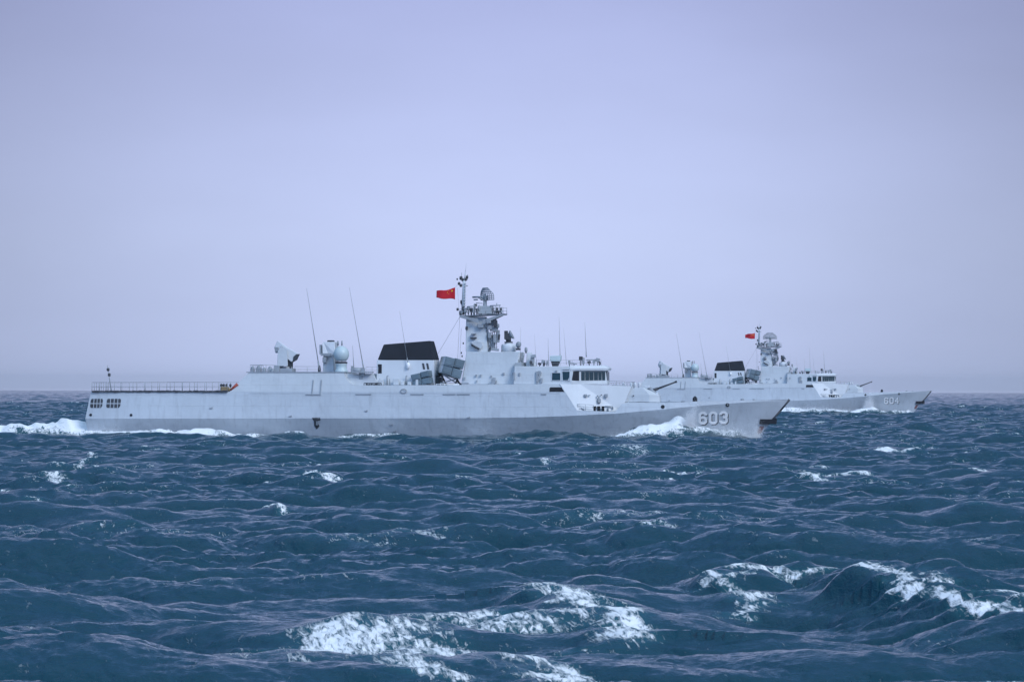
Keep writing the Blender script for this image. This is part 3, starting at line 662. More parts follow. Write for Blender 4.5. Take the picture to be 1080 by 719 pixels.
    mb = MB(); slab(mb, [(580, 381, .75), (579.8, 375.2, .75), (591.4, 374.8, .75), (590.6, 381, .75)]); nb = mb.build('navigation_radar', M['dome'], root, bevel=.05)
    mb = MB(); slab(mb, [(582.4, 386.2, .45), (581, 380.9, .6), (590, 380.9, .6), (588, 386.2, .45)]); mb.build('radar_foot', M['dark'], nb)
    mb = MB(); rail(mb, [elev(566, 386.2, -3.9), elev(603, 386.0, -3.9)], .75, 1.3, .022, 2); mb.build('roof_railing', M['mid'], root); mb = MB(); rail(mb, [elev(604, 385.4, -3.5), elev(634, 385.4, -1.4)], .7, 1.1, .022, 2); mb.build('roof_railing', M['mid'], root)
    mb = MB(); mb.tube(elev(618.5, 379.6, -1.2), elev(632, 379.0, -.9), .07); mb.tube(elev(611, 376.2, -1.6), elev(616.6, 378.2, -1.6), .09); mb.build('scanner_bar', M['mid'], root)
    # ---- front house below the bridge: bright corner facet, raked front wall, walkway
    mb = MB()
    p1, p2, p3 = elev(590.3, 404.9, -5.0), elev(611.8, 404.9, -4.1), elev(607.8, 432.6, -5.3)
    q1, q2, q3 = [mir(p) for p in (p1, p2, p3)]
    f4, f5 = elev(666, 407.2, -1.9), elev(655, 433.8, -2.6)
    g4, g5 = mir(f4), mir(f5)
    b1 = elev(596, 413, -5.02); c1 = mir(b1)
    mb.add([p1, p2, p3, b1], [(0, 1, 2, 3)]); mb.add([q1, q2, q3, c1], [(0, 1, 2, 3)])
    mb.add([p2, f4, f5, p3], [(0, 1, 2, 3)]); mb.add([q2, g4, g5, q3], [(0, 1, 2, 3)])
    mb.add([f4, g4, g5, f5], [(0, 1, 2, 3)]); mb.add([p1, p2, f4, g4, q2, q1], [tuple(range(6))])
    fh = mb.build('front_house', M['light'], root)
    def front_at(u, v, out=.12):
        t = (v-404.9)/28.5
        a = p2.lerp(p3, t); b = f4.lerp(f5, t)
        ub0, ub1 = 611.8 + (607.8-611.8)*t, 666 + (655-666)*t
        k = (u-ub0)/(ub1-ub0); q = a.lerp(b, k); nrm = (f4-p2).cross(p3-p2).normalized()
        if nrm.y > 0: nrm = -nrm
        return q + nrm*out, nrm
    for (u, v, a, b2, mt) in ((617.4, 417.4, 3.2, 2.8, 'mid'), (621.4, 416.8, 2, .8, 'mid'), (630, 417.4, 1.4, 1.6, 'mid'), (634, 416, 1.4, .8, 'dark'), (639, 416.6, 3.2, 3.4, 'mid'), (631.6, 422.6, 3.6, 4.4, 'mid'), (631.4, 419.6, 1.4, 2.6, 'mid'), (642, 428, 8, .5, 'mid'), (641, 432, 1.4, 3.4, 'mid'), (646, 430, 1, 3, 'mid')):
        q, nrm = front_at(u, v); mb = MB(); mb.box(q, (a/8.24, .28, b2/8.24), Matrix.Rotation(math.atan2(nrm.x, -nrm.y), 3, 'Z')); mb.build('wall_fitting', M[mt], fh, bevel=.04)
    for (u) in (627.2, 633):
        q, nrm = front_at(u, 429.2, .05); mb = MB(); mb.box(q, (.55, .12, .9), Matrix.Rotation(math.atan2(nrm.x, -nrm.y), 3, 'Z'))
    mb = MB(); rail(mb, [elev(641.5, 406.2, -2.6), elev(667, 407.2, -1.7), mir(elev(667, 407.2, -1.7))], .55, 1.2, .03, 1)
    mb.tube(elev(645.5, 406.4, -2.3), elev(660, 406.8, -2.0), .08); mb.build('walkway_railing', M['mid'], root)
    for (u, y) in ((666, -1.2), (670, -.8), (674.5, -.5), (658, -1.6)):
        mb = MB(); c = elev(u, 405.6, y); mb.lathe(c, [(.15, -.7), (.2, -.1), (.22, .1), (.1, .3)], 8); mb.build('deck_vent', M['light'], root)
    # ---- gun
    mb = MB(); slab(mb, [(654, 434, 2.9), (656, 424.4, 2.2), (697.5, 424.4, 2.0), (698, 434, 2.6)]); mb.build('gun_platform', M['hull'], root)
    c = elev(678, 424.6, -.1)
    mb = MB(); mb.lathe(c, [(1.75, -.1), (1.75, .06)], 24); ring = mb.build('turret_ring', M['dark'], root)
    mb = MB()
    rings(mb, [[(659.6, 424.0, 1.6), (684.6, 424.0, 1.62), (696, 424.0, .75)], [(660.0, 416, 1.55), (685.0, 416, 1.56), (695.6, 416.6, .7)], [(660.6, 409.4, 1.35), (678.2, 408.6, 1.38), (685, 411.4, .8)]])
    gt = mb.build('gun_turret', M['grey'], root, bevel=.03)
    mb = MB(); mb.tube(elev(686, 412.6, -.1), elev(713.2, 402.5, -.1), .16, .10, 10); mb.tube(elev(712, 402.9, -.1), elev(714, 402.2, -.1), .14, .14, 10); mb.tube(elev(686, 412.6, -.1), elev(694, 409.6, -.1), .24, .18, 10)
    mb.build('gun_barrel', M['dark'], gt)
    mb = MB(); mb.tube(elev(684, 409, -.1), elev(692.6, 416, -.1), .32, .26, 8); mb.tube(elev(691.4, 414.5, -.1), elev(692.6, 423.5, -.1), .2, .15, 8); mb.build('gun_mantlet', M['mid'], gt)
    mb = MB(); ubox(mb, 680.5, 406.8, 686, 409.2, -.7, .5); mb.build('turret_sight', M['light'], gt, bevel=.05)
    mb = MB(); ubox(mb, 692, 413.6, 694.8, 418, -.8, .6); mb.build('turret_shoulder', M['light'], gt, bevel=.08)
    mb = MB(); ubox(mb, 667.6, 416.6, 668.6, 417.6, -1.7, -1.4); mb.build('turret_handle', M['dark'], gt)
    # ---- whip antennas
    for (u0, v0, u1, v1, y, r_) in ((337.2, 391.5, 323.4, 304, -2.2, .055), (384, 391.5, 368.4, 303, -2.6, .045), (373.5, 392, 371.8, 364.5, -2.0, .045), (430.4, 384, 421.4, 328, -2.9, .03), (549, 386, 549, 345, -2.4, .02),
                                  (578.6, 385.6, 578, 357, -2.6, .032), (590.8, 378, 589.6, 334, .4, .03), (597.4, 384, 594.4, 346, -2.8, .02), (618.4, 376.4, 616.8, 340, -1.3, .035), (566, 385, 563.4, 352, .8, .018)):
        mb = MB(); a, b = elev(u0, v0, y), elev(u1, v1, y); mb.tube(a, a.lerp(b, .12), r_*2.1, r_*2.0, 6); mb.tube(a.lerp(b, .12), b, r_*1.15, r_*.45, 6)
        mb.build('whip_antenna', M['mid'], root)
    mb = MB(); c = elev(430.4, 384.6, -2.9); mb.lathe(c, [(.1, -.5), (.24, -.35), (.24, .1), (.1, .3)], 8); mb.build('antenna_base', M['white'], root)
    mb = MB(); c = elev(336.8, 389.6, -2.2); mb.lathe(c, [(.16, -.4), (.2, 0), (.12, .5)], 8); mb.build('antenna_base', M['dark'], root)
    mb = MB(); rail(mb, [elev(460, 405.8, -4.6), elev(478, 405.8, -4.6)], .12, .5, .05, 1); ubox(mb, 472, 404.6, 484, 405.9, -4.5, -3.8); mb.build('deck_edge_gear', M['white'], root)
    return root

def copy_tree(o, parent=None):
    c = o.copy(); col.objects.link(c)
    if parent is not None: c.parent = parent
    for ch in list(o.children): copy_tree(ch, c)
    return c

def make_flag(label, loc, rot, amp, phase):
    root = bpy.data.objects.new('flag', None); col.objects.link(root); root.location = loc; root.rotation_euler = (0, 0, rot)
    tag(root, label, 'flag', 'red flags flying from the mast halyards')
    Wf, Hf, nx, nz_ = 2.5, 1.5, 28, 14
    def surf(s, t, off=0.0):
        """s from hoist (0) to fly (1) along -X, t up"""
        x = -s*Wf*(.96); w = amp*1.3*s**.7
        return Vector((x, w*math.sin(4.6*s*1.3 + phase + .8*t) + off, (t-.5)*Hf*(1-.42*s**.8) - Hf/2 + .07*math.sin(7*s+phase+1.2*t) - .10*s))
    mb = MB(); vs_ = [surf(i/nx, j/nz_) for j in range(nz_+1) for i in range(nx+1)]
    mb.add(vs_, [(j*(nx+1)+i, j*(nx+1)+i+1, (j+1)*(nx+1)+i+1, (j+1)*(nx+1)+i) for j in range(nz_) for i in range(nx)], True)
    cl = mb.build('flag_cloth', M['red'], root)
    sd = cl.modifiers.new('solid', 'SOLIDIFY'); sd.thickness = .012
    mb = MB()
    def star(cs, ct, r_, a0):
        for off in (-.02, .02):
            ring = []
            for k in range(10):
                rr_ = r_ if k % 2 == 0 else r_*.42; a = a0 + math.pi*k/5
                ring.append(surf(max(0, cs + rr_*math.sin(a)/Wf), ct + rr_*math.cos(a)/Hf, off))
            ce = surf(cs, ct, off*1.2)
            mb.add([ce] + ring, [(0, k+1, (k+1) % 10 + 1) for k in range(10)])
    star(.17, .76, .19, 0)
    for (cs, ct, a0) in ((.34, .90, .3), (.41, .79, .6), (.41, .65, .1), (.34, .54, .5)): star(cs, ct, .065, a0)
    mb.build('flag_star', M['yellow'], root)
    return root

# ================================================================ the sea
rng = np.random.default_rng(11)
WIND = np.array([-0.42, -0.907])                # travel direction of the waves
def ocean_tile(L, N, lam_min, lam_max, lam_p, spread, seed):
    g = np.random.default_rng(seed)
    k1 = np.fft.fftfreq(N, L/N)*2*np.pi; KX, KY = np.meshgrid(k1, k1, indexing='xy'); K = np.hypot(KX, KY); K[0, 0] = 1
    kp = 2*np.pi/lam_p
    S = np.exp(-1.25*(kp/K)**2)/K**4
    c = (KX*WIND[0] + KY*WIND[1])/K
    S *= np.where(c > 0, np.maximum(c, 0)**spread, 0.03*np.abs(c)**2) + 0.012
    S[(K < 2*np.pi/lam_max) | (K > 2*np.pi/lam_min)] = 0; S[0, 0] = 0
    H = np.sqrt(S)*(g.standard_normal((N, N)) + 1j*g.standard_normal((N, N)))
    h = np.fft.ifft2(H).real; s = h.std(); H /= s
    h = np.fft.ifft2(H).real
    dx = np.fft.ifft2(-1j*KX/K*H).real; dy = np.fft.ifft2(-1j*KY/K*H).real
    # sign: shift points towards the crests
    jxx = np.fft.ifft2(KX*KX/K*H).real; jyy = np.fft.ifft2(KY*KY/K*H).real
    return dict(L=L, N=N, h=h.astype(np.float32), dx=dx.astype(np.float32), dy=dy.astype(np.float32), div=(jxx+jyy).astype(np.float32))
def sample(t, key, x, y):
    N = t['N']; u = (x/t['L'] % 1.0)*N; v = (y/t['L'] % 1.0)*N
    i = np.floor(u).astype(np.int32); j = np.floor(v).astype(np.int32); fu = (u-i).astype(np.float32); fv = (v-j).astype(np.float32)
    i %= N; j %= N; i1 = (i+1) % N; j1 = (j+1) % N; a = t[key]
    return (a[j, i]*(1-fu)+a[j, i1]*fu)*(1-fv) + (a[j1, i]*(1-fu)+a[j1, i1]*fu)*fv
TA = ocean_tile(397.0, 1024, 3.0, 60.0, 16.0, 3, 5)       # wind sea
TB = ocean_tile(97.0, 1024, 0.7, 6.5, 6.0, 2, 8)           # chop
TC = ocean_tile(23.3, 1024, 0.10, 0.8, 2.0, 2, 9)        # ripples
AMP_A, AMP_B, AMP_C = 0.36, 0.095, 0.021

rows = [8.0]
while rows[-1] < 60: rows.append(rows[-1] + 1.2)
while rows[-1] < 1500: rows.append(rows[-1]*1.0016)
while rows[-1] < 14000: rows.append(rows[-1]*1.0045)
rows = np.array(rows)
half = math.radians(8.6)
core = np.linspace(-half, half, 1040)
outer = half + np.cumsum(np.geomspace(0.00035, 0.06, 70))
outer = outer[outer < 0.95]
ang = np.concatenate([-outer[::-1], core, outer])
NX, NY = len(ang), len(rows)
D, A = np.meshgrid(rows, np.tan(ang), indexing='ij')
X0 = (D*A).ravel(); Y0 = D.ravel()
spacing = np.concatenate([np.diff(rows), [60]])[:, None].repeat(NX, 1).ravel()
fadeB = np.clip(1.6 - spacing/2.0, 0.25, 1); fadeC = np.clip(1.5 - spacing/0.45, 0.0, 1)
ca, sa = math.cos(0.31), math.sin(0.31)
xb, yb = X0*ca - Y0*sa, X0*sa + Y0*ca
hA = sample(TA, 'h', X0, Y0); hB = sample(TB, 'h', xb, yb); hC = sample(TC, 'h', X0, Y0)
# slow patches where the chop is rougher or calmer
patch = sample(TA, 'h', X0*0.21+31, Y0*0.13+77); patch = 1 + 0.28*np.clip(patch, -1.5, 1.5)
AMPB = AMP_B*fadeB*patch; AMPC = AMP_C*fadeC*patch
CH = 1.0
bx, by = sample(TB, 'dx', xb, yb), sample(TB, 'dy', xb, yb)
bx, by = bx*ca + by*sa, -bx*sa + by*ca
Z = AMP_A*hA + AMPB*hB + AMPC*hC
DX = CH*(AMP_A*sample(TA, 'dx', X0, Y0) + .65*AMPB*bx + .7*AMPC*sample(TC, 'dx', X0, Y0))
DY = CH*(AMP_A*sample(TA, 'dy', X0, Y0) + .65*AMPB*by + .7*AMPC*sample(TC, 'dy', X0, Y0))
divA = AMP_A*sample(TA, 'div', X0, Y0); divB = AMP_B*sample(TB, 'div', xb, yb)
foam = np.clip((divA + .55*divB - 0.60)*2.2, 0, .95)*np.clip(hA, 0, 1.2)*np.clip(.2+sample(TA, 'h', X0*.33+5, Y0*.33+9), 0, 1)*np.clip((Y0-140)/80, 0, 1)
faint = np.clip(0.30*np.clip(sample(TA, 'h', X0*.55+200, Y0*.4+50)-.5, 0, 1) + .08*hB*np.clip(hA, 0, 1), 0, .40) - .10
foam = np.maximum(foam, faint)

S2 = Vector((0, 0, 0))
def world_of(S, X, Y): return (S.x + X*math.cos(TH) + Y*math.sin(TH), S.y - X*math.sin(TH) + Y*math.cos(TH))
def feature(path, wf, wb, fwf=None, fwb=None, flat=False):
    """ridge along a polyline of (x, y, height, foam); wf / wb: width on the side towards / away from the photographer"""
    global Z, foam
    P = np.array(path, float); fwf = fwf or wf; fwb = fwb or wb; mrg = 3.2*max(wf, wb, fwf, fwb)
    sel = np.nonzero((X0 > P[:, 0].min()-mrg) & (X0 < P[:, 0].max()+mrg) & (Y0 > P[:, 1].min()-mrg) & (Y0 < P[:, 1].max()+mrg))[0]
    if not len(sel): return
    x, y = X0[sel], Y0[sel]
    def nearest(x, y):
        best = np.full(len(sel), 1e9); hh = np.zeros(len(sel)); ff = np.zeros(len(sel)); sg = np.zeros(len(sel))
        for p, q in zip(P, P[1:]):
            d = q[:2]-p[:2]; L2 = d @ d; t = np.clip(((x-p[0])*d[0]+(y-p[1])*d[1])/L2, 0, 1)
            ex, ey = x-(p[0]+t*d[0]), y-(p[1]+t*d[1]); dist = np.hypot(ex, ey); m = dist < best
            best = np.where(m, dist, best); hh = np.where(m, p[2]+(q[2]-p[2])*t, hh); ff = np.where(m, p[3]+(q[3]-p[3])*t, ff); sg = np.where(m, ey, sg)
        return best, hh, ff, sg < 0
    s_ = min(1.0, wf/1.5)
    best, hh, _, front = nearest(x + .35*s_*sample(TA, 'h', x*3+40, y*3), y + .5*s_*sample(TA, 'h', x*3+90, y*3+50))
    w = np.where(front, wf, wb)
    Z[sel] += hh*(1 + .05*hB[sel])*np.exp(-(best/w)**2)
    best, _, ff, front = nearest(x + .30*s_*hB[sel] + .1*s_*hC[sel], y + .55*s_*sample(TB, 'h', x+13, y+7))
    fw = np.where(front, fwf, fwb)
    foam[sel] = np.maximum(foam[sel], ff*np.exp(-(best/fw)**2))
def ship_feature(S, path, *a, **k):
    feature([(*world_of(S, X, Y), h, f) for X, Y, h, f in path], *a, **k)

# second ship's place: same class and heading, about twice as far away
S2 = Vector((56.7, 988.0, 0.55))

# the hulls shelter the water close alongside
for S in (S1, S2):
    lx = (X0-S.x)*math.cos(TH) - (Y0-S.y)*math.sin(TH); ly = (X0-S.x)*math.sin(TH) + (Y0-S.y)*math.cos(TH)
    Z *= 1 - .55*np.exp(-(np.clip(np.abs(lx)-44, 0, None)/10)**2)*np.exp(-((ly+10)/9)**2)
# breaking seas in the foreground: one steep sea to the right, a broken one to the left
calm = np.exp(-(np.clip(np.abs(X0-4.5)-9.5, 0, None)/4)**2)*np.exp(-(np.clip(np.abs(Y0-112)-16, 0, None)/9)**2)
Z *= 1 - .5*calm
feature([(5.4,125,.4,.7),(6.6,126,.6,.95),(8.7,128,.9,.95),(10.8,126,1.1,1.05),(11.4,117,1.05,1.1),(12.1,108,.95,1.15),(12.9,101,.85,1.15),(13.8,94,.7,1.05)], 2.2, 3.2, .40, .45)
feature([(12.4,117,.5,.75),(13.2,108,.5,.95),(14.0,101,.4,.95)], 1.4, 2.6, .35, .4)
feature([(.7,124,.5,.75),(1.6,121.5,.65,1.0),(2.2,114,.6,1.05),(2.6,108,.55,1.0),(3.2,102,.4,.95)], 1.4, 2.6, .8, .9)
feature([(2.5,126,.3,.85),(3.1,127,.35,.95)], .8, 1.2, .4, .4)
feature([(-2.2,111,.45,.8),(-1.0,114,.55,1.05),(-.1,112,.5,1.0),(.5,109,.35,.85)], 1.5, 2.6, 2.4, 1.2)
feature([(-4.7,103,.3,.95),(-4.0,106,.45,1.02),(-3.2,105,.4,.95),(-2.5,101,.2,.85)], 1.8, 2.6, 5.0, 1.5)
feature([(-2.2,100,.12,.85),(-.5,98.5,.18,.95),(.6,95,.15,.95),(1.8,91,.1,.9)], 1.2, 1.6, .9, .8)
feature([(-3.6,98,.1,.85),(-2.4,95,.1,.9),(-1.6,92,.1,.85)], .8, .8, .9, .9)
feature([(6.1,128,.3,.8),(6.8,123,.3,.9),(7.1,118,.2,.8)], 1.2, 1.4, .5, .5)
feature([(9.4,89.5,.12,.8),(10.6,90,.15,.9),(12.2,91,.15,.85)], 1.2, 1.4, .6, .6)
# scattered whitecaps further out: (path), height and foam
for pth, w in (([(-33.5,288,.4,1.1),(-32.6,284,.4,1.1),(-31.5,277,.3,.95),(-29,264,.15,.85),(-26.6,253,.05,.8)], .8), ([(-22.9,238,.2,1.1),(-21.6,236,.2,1.0)], .6), ([(-15.2,252,.2,1.0),(-14.5,250,.15,1.0)], .5),
               ([(-13.8,278,.3,1.1),(-12.8,272,.35,1.1),(-11,258,.15,.9)], .8), ([(34.2,391,.6,1.3),(36.2,392,1.0,1.4),(38.6,388,.4,1.1)], 1.5), ([(28,279,.1,.8),(29.5,268,.1,.75)], .6),
               ([(1.2,290,.2,.85),(2.6,289,.2,.85)], .6), ([(-31.5,250,.2,.85),(-29.8,245,.2,.8)], .7), ([(13.5,386,.1,.75),(17,388,.15,.8)], .9), ([(-11.0,99,.25,1.0),(-10.9,98.4,.2,.95)], .22),
               ([(-36,330,.2,.8),(-33,334,.2,.8)], .6), ([(22,305,.3,.7),(26,303,.3,.7)], .6), ([(36,260,.2,.8),(39,262,.2,.75)], .6), ([(-27,700,.4,1.0),(-23,702,.4,.9)], 1.0), ([(88,1100,.5,1.0),(94,1104,.5,.9)], 1.4)):
    feature(pth, w, w*1.6, w*.8, w)
wr = np.random.default_rng(4)
for _ in range(46):
    y_ = 150*math.exp(wr.uniform(0, 1.9)); x_ = y_*wr.uniform(-.14, .14); L_ = wr.uniform(.8, 2.6)*(y_/250)**.5; w_ = wr.uniform(.22, .5)*(y_/250)**.4
    if 470 < y_ < 560: continue
    f_ = wr.uniform(.75, 1.15)
    feature([(x_, y_, .25, f_), (x_+L_*.6, y_-L_*.6, .3, f_), (x_+L_*1.1, y_-L_*2.4, .1, f_*.75)], w_, w_*1.6, w_*.8, w_)
for pth in ([(-5.6,168,0,.48),(-3.8,172,0,.55),(-1.8,176,0,.5)], [(-17.5,173,0,.46),(-14,178,0,.5)], [(9.4,402,0,.55),(15,375,0,.55),(20,352,0,.45)], [(4,205,0,.45),(9,208,0,.5)], [(-8,135,0,.4),(-5,139,0,.45)], [(16,165,0,.45),(20,170,0,.48)]):
    feature(pth, 1.5, 2.5)
# bow and stern waves of both ships
for S in (S1, S2):
    k = 1.0 if S is S1 else 1.15
    ship_feature(S, [(41,-1.6,.3,.2),(37,-4.0,.75,.25),(33,-6.6,.8,.15),(29,-9.0,.7,.1),(24,-11.4,.6,.05),(19,-12.6,.9,.0),(13,-13.4,.8,.0),(6,-14.2,.4,.0)], 1.8, 2.0, .8, 1.2)
    ship_feature(S, [(39,-2.2,.3,.8),(33.5,-4.8,.6,1.1),(31,-6.0,1.15,1.5),(27,-7.4,1.0,1.5),(23,-8.4,.6,1.3),(18,-9.2,.4,.6)], 1.5, 1.6, 2.2, 1.8)
    ship_feature(S, [(41,-1.0,.45,1.1),(37.5,-2.3,.55,1.0),(34,-3.8,.5,1.1)], .9, .7, .9, .9)
    ship_feature(S, [(31.8,-4.3,1.5,1.4),(30.0,-4.9,1.2,1.3),(27,-5.8,.5,1.1)], .8, .6)
    ship_feature(S, [(-4,-6.2,.3,.9),(-9,-6.2,.4,1.1),(-14,-6.2,.25,.6)], 1.0, .8)
    ship_feature(S, [(7.5,-6.2,.4,1.2),(4.5,-6.2,.3,.9)], .9, .6)
    ship_feature(S, [(-20,-6.4,.4,.9),(-25,-7.2,.8,1.3),(-30,-8.2,1.3,1.5),(-35,-9.2,1.3,1.5),(-39.5,-8.8,.9,1.5),(-43,-6.6,.8,1.2)], 2.0, 1.7, 3.0, 2.2)
    ship_feature(S, [(-43.8,-3,.9,1.2),(-46.8,-2.5,2.3,1.5),(-50,-2,1.9,1.5),(-56,-2,1.4,1.5),(-66,-2.4,.8,1.4),(-80,-3,.5,1.3)], 2.6, 3.0, 3.4, 3.4)
ship_feature(S2, [(22,-7,.7,1.2),(12,-7.2,1.6,1.5),(4,-7.0,1.6,1.5),(-6,-6.6,.9,1.2)], 2.0, 1.6, 2.6, 2.0)

Zc = Z - (X0**2 + Y0**2)/(2*6.371e6)
co = np.empty((NX*NY, 3), np.float32); co[:, 0] = X0 + DX; co[:, 1] = Y0 + DY; co[:, 2] = Zc
idx = np.arange(NX*NY, dtype=np.int32).reshape(NY, NX)
quads = np.stack([idx[:-1, :-1], idx[:-1, 1:], idx[1:, 1:], idx[1:, :-1]], -1).reshape(-1, 4)
me = bpy.data.meshes.new('sea'); nq = len(quads)
me.vertices.add(NX*NY); me.vertices.foreach_set('co', co.ravel())
me.loops.add(nq*4); me.loops.foreach_set('vertex_index', quads.ravel())
me.polygons.add(nq); me.polygons.foreach_set('loop_start', np.arange(0, nq*4, 4, dtype=np.int32))
me.polygons.foreach_set('use_smooth', np.ones(nq, bool)); me.update(calc_edges=True)
at = me.attributes.new('foam', 'FLOAT', 'POINT'); at.data.foreach_set('value', foam.astype(np.float32))
sea = bpy.data.objects.new('sea', me); col.objects.link(sea); tag(sea, 'dark teal-blue choppy sea with whitecaps', 'sea', kind='structure')

m, n, l, b = new_mat('sea_water')
b.inputs['IOR'].default_value = 1.333
geo = n.new('ShaderNodeNewGeometry')
fa = n.new('ShaderNodeAttribute'); fa.attribute_name = 'foam'
fr_ = n.new('ShaderNodeVectorRotate'); fr_.rotation_type = 'Z_AXIS'; fr_.inputs['Angle'].default_value = rad(-8); l.new(geo.outputs['Position'], fr_.inputs['Vector'])
mp = n.new('ShaderNodeMapping'); mp.inputs['Scale'].default_value = (1.0, 0.22, 1.0)
l.new(fr_.outputs[0], mp.inputs['Vector'])
f1 = n.new('ShaderNodeTexNoise'); f1.inputs['Scale'].default_value = 2.2; f1.inputs['Detail'].default_value = 7; f1.inputs['Roughness'].default_value = .6; f1.inputs['Distortion'].default_value = .6
l.new(mp.outputs[0], f1.inputs['Vector'])
mp2 = n.new('ShaderNodeMapping'); mp2.inputs['Scale'].default_value = (1.0, 0.08, 1.0)
l.new(fr_.outputs[0], mp2.inputs['Vector'])
f2 = n.new('ShaderNodeTexNoise'); f2.inputs['Scale'].default_value = 6.5; f2.inputs['Detail'].default_value = 6; f2.inputs['Roughness'].default_value = .65; f2.inputs['Distortion'].default_value = .8
l.new(mp2.outputs[0], f2.inputs['Vector'])
fm = n.new('ShaderNodeMath'); fm.operation = 'MULTIPLY_ADD'; fm.inputs[1].default_value = .55; l.new(f2.outputs['Fac'], fm.inputs[0])
fm0 = n.new('ShaderNodeMath'); fm0.operation = 'MULTIPLY'; fm0.inputs[1].default_value = .45; l.new(f1.outputs['Fac'], fm0.inputs[0]); l.new(fm0.outputs[0], fm.inputs[2])
thr = n.new('ShaderNodeMapRange'); thr.inputs[1].default_value = .37; thr.inputs[2].default_value = .63; thr.inputs[3].default_value = 0.0; thr.inputs[4].default_value = 1.15
l.new(fm.outputs[0], thr.inputs[0])
sub = n.new('ShaderNodeMath'); sub.operation = 'SUBTRACT'; l.new(fa.outputs['Fac'], sub.inputs[0]); l.new(thr.outputs[0], sub.inputs[1])
msk = n.new('ShaderNodeMapRange'); msk.inputs[1].default_value = -.14; msk.inputs[2].default_value = .52; msk.inputs[3].default_value = 0; msk.inputs[4].default_value = 1
msk.interpolation_type = 'SMOOTHSTEP'; l.new(sub.outputs[0], msk.inputs[0])
# water body colour: greener where air is beaten into it around foam
aer = n.new('ShaderNodeMapRange'); aer.inputs[1].default_value = .1; aer.inputs[2].default_value = 1.2; aer.inputs[3].default_value = 0; aer.inputs[4].default_value = 1
l.new(fa.outputs['Fac'], aer.inputs[0])
wc = n.new('ShaderNodeMix'); wc.data_type = 'RGBA'; wc.inputs['A'].default_value = (0.0002, 0.040, 0.064, 1); wc.inputs['B'].default_value = (0.015, 0.11, 0.14, 1)
l.new(aer.outputs[0], wc.inputs['Factor'])
cm = n.new('ShaderNodeMix'); cm.data_type = 'RGBA'; cm.inputs['B'].default_value = (0.84, 0.86, 0.88, 1)
l.new(wc.outputs['Result'], cm.inputs['A']); l.new(msk.outputs[0], cm.inputs['Factor']); l.new(cm.outputs['Result'], b.inputs['Base Color'])
rm = n.new('ShaderNodeMapRange'); rm.inputs[3].default_value = 0.10; rm.inputs[4].default_value = 0.9; l.new(msk.outputs[0], rm.inputs[0]); l.new(rm.outputs[0], b.inputs['Roughness'])
def ripple(scale, sx, sy, detail):
    q = n.new('ShaderNodeMapping'); q.inputs['Scale'].default_value = (sx, sy, 1); l.new(rot.outputs[0], q.inputs['Vector'])
    t_ = n.new('ShaderNodeTexNoise'); t_.inputs['Scale'].default_value = scale; t_.inputs['Detail'].default_value = detail; t_.inputs['Roughness'].default_value = .6; t_.inputs['Distortion'].default_value = .4
    l.new(q.outputs[0], t_.inputs['Vector']); return t_
rot = n.new('ShaderNodeVectorRotate'); rot.rotation_type = 'Z_AXIS'; rot.inputs['Angle'].default_value = rad(-9); l.new(geo.outputs['Position'], rot.inputs['Vector'])
r1, r2 = ripple(1.3, 1.0, 1.0, 4), ripple(5.0, 1.2, .5, 4)
b1_ = n.new('ShaderNodeBump'); b1_.inputs['Strength'].default_value = 1; b1_.inputs['Distance'].default_value = .10
l.new(r1.outputs['Fac'], b1_.inputs['Height'])
b2_ = n.new('ShaderNodeBump'); b2_.inputs['Strength'].default_value = 1; b2_.inputs['Distance'].default_value = .045
l.new(r2.outputs['Fac'], b2_.inputs['Height']); l.new(b1_.outputs[0], b2_.inputs['Normal'])
b3_ = n.new('ShaderNodeBump'); b3_.inputs['Strength'].default_value = .6; b3_.inputs['Distance'].default_value = .08
l.new(msk.outputs[0], b3_.inputs['Height']); l.new(b2_.outputs[0], b3_.inputs['Normal']); l.new(b3_.outputs[0], b.inputs['Normal'])
me.materials.append(m)

# ================================================================ the two ships
ship = make_warship()
G_SHIPS = 'warships steaming in line'
tag(ship, 'nearer pale grey warship with white number 603 on its bow', 'warship', G_SHIPS)
ship2 = copy_tree(ship)
tag(ship2, 'farther pale grey warship with white number 604 on its bow', 'warship', G_SHIPS)
for o in list(ship2.children):
    if o.name.startswith('hull'):
        for ch in list(o.children):
            if ch.name.startswith('hull_number'): bpy.data.objects.remove(ch)
        hull_number('604', o)
    if o.name.startswith('mast') and o.type == 'MESH':
        for ch in o.children:
            if ch.name.startswith('search_radar'): ch.rotation_euler = (0, 0, rad(4))
for o, S in ((ship, S1), (ship2, S2)):
    o.location = S; o.rotation_euler = (0, 0, -TH)

for ch in list(ship2.children):
    if ch.name.startswith('covered_gear'):
        for g_ in list(ch.children): bpy.data.objects.remove(g_)
        bpy.data.objects.remove(ch)
ship2.rotation_euler = (0, rad(-.2), -TH)
hoist = elev(480.0, 303.6, -.6)
Rz = Matrix.Rotation(-TH, 3, 'Z')
fl1 = make_flag('red flag with yellow stars on the mast of warship 603', S1 + Rz @ hoist, rad(-4), .22, .3)
fl2 = make_flag('red flag with yellow stars on the mast of warship 604', S2 + Rz @ hoist, rad(-9), .3, 2.0)

# ---- thin sea haze
mb = MB(); mb.box((0, 7000, 17.0), (26000, 15000, 42.0)); hz = mb.build('haze', [], None); hm = bpy.data.materials.new('haze'); hm.use_nodes = True
hn = hm.node_tree.nodes; hn.clear(); ho = hn.new('ShaderNodeOutputMaterial'); hv = hn.new('ShaderNodeVolumePrincipled')
hv.inputs['Color'].default_value = (.90, .94, 1.0, 1); hv.inputs['Density'].default_value = 0.00004; hv.inputs['Anisotropy'].default_value = .2
hm.node_tree.links.new(hv.outputs[0], ho.inputs['Volume']); hz.data.materials.append(hm); tag(hz, 'thin pale sea haze over the water', 'haze', kind='stuff')

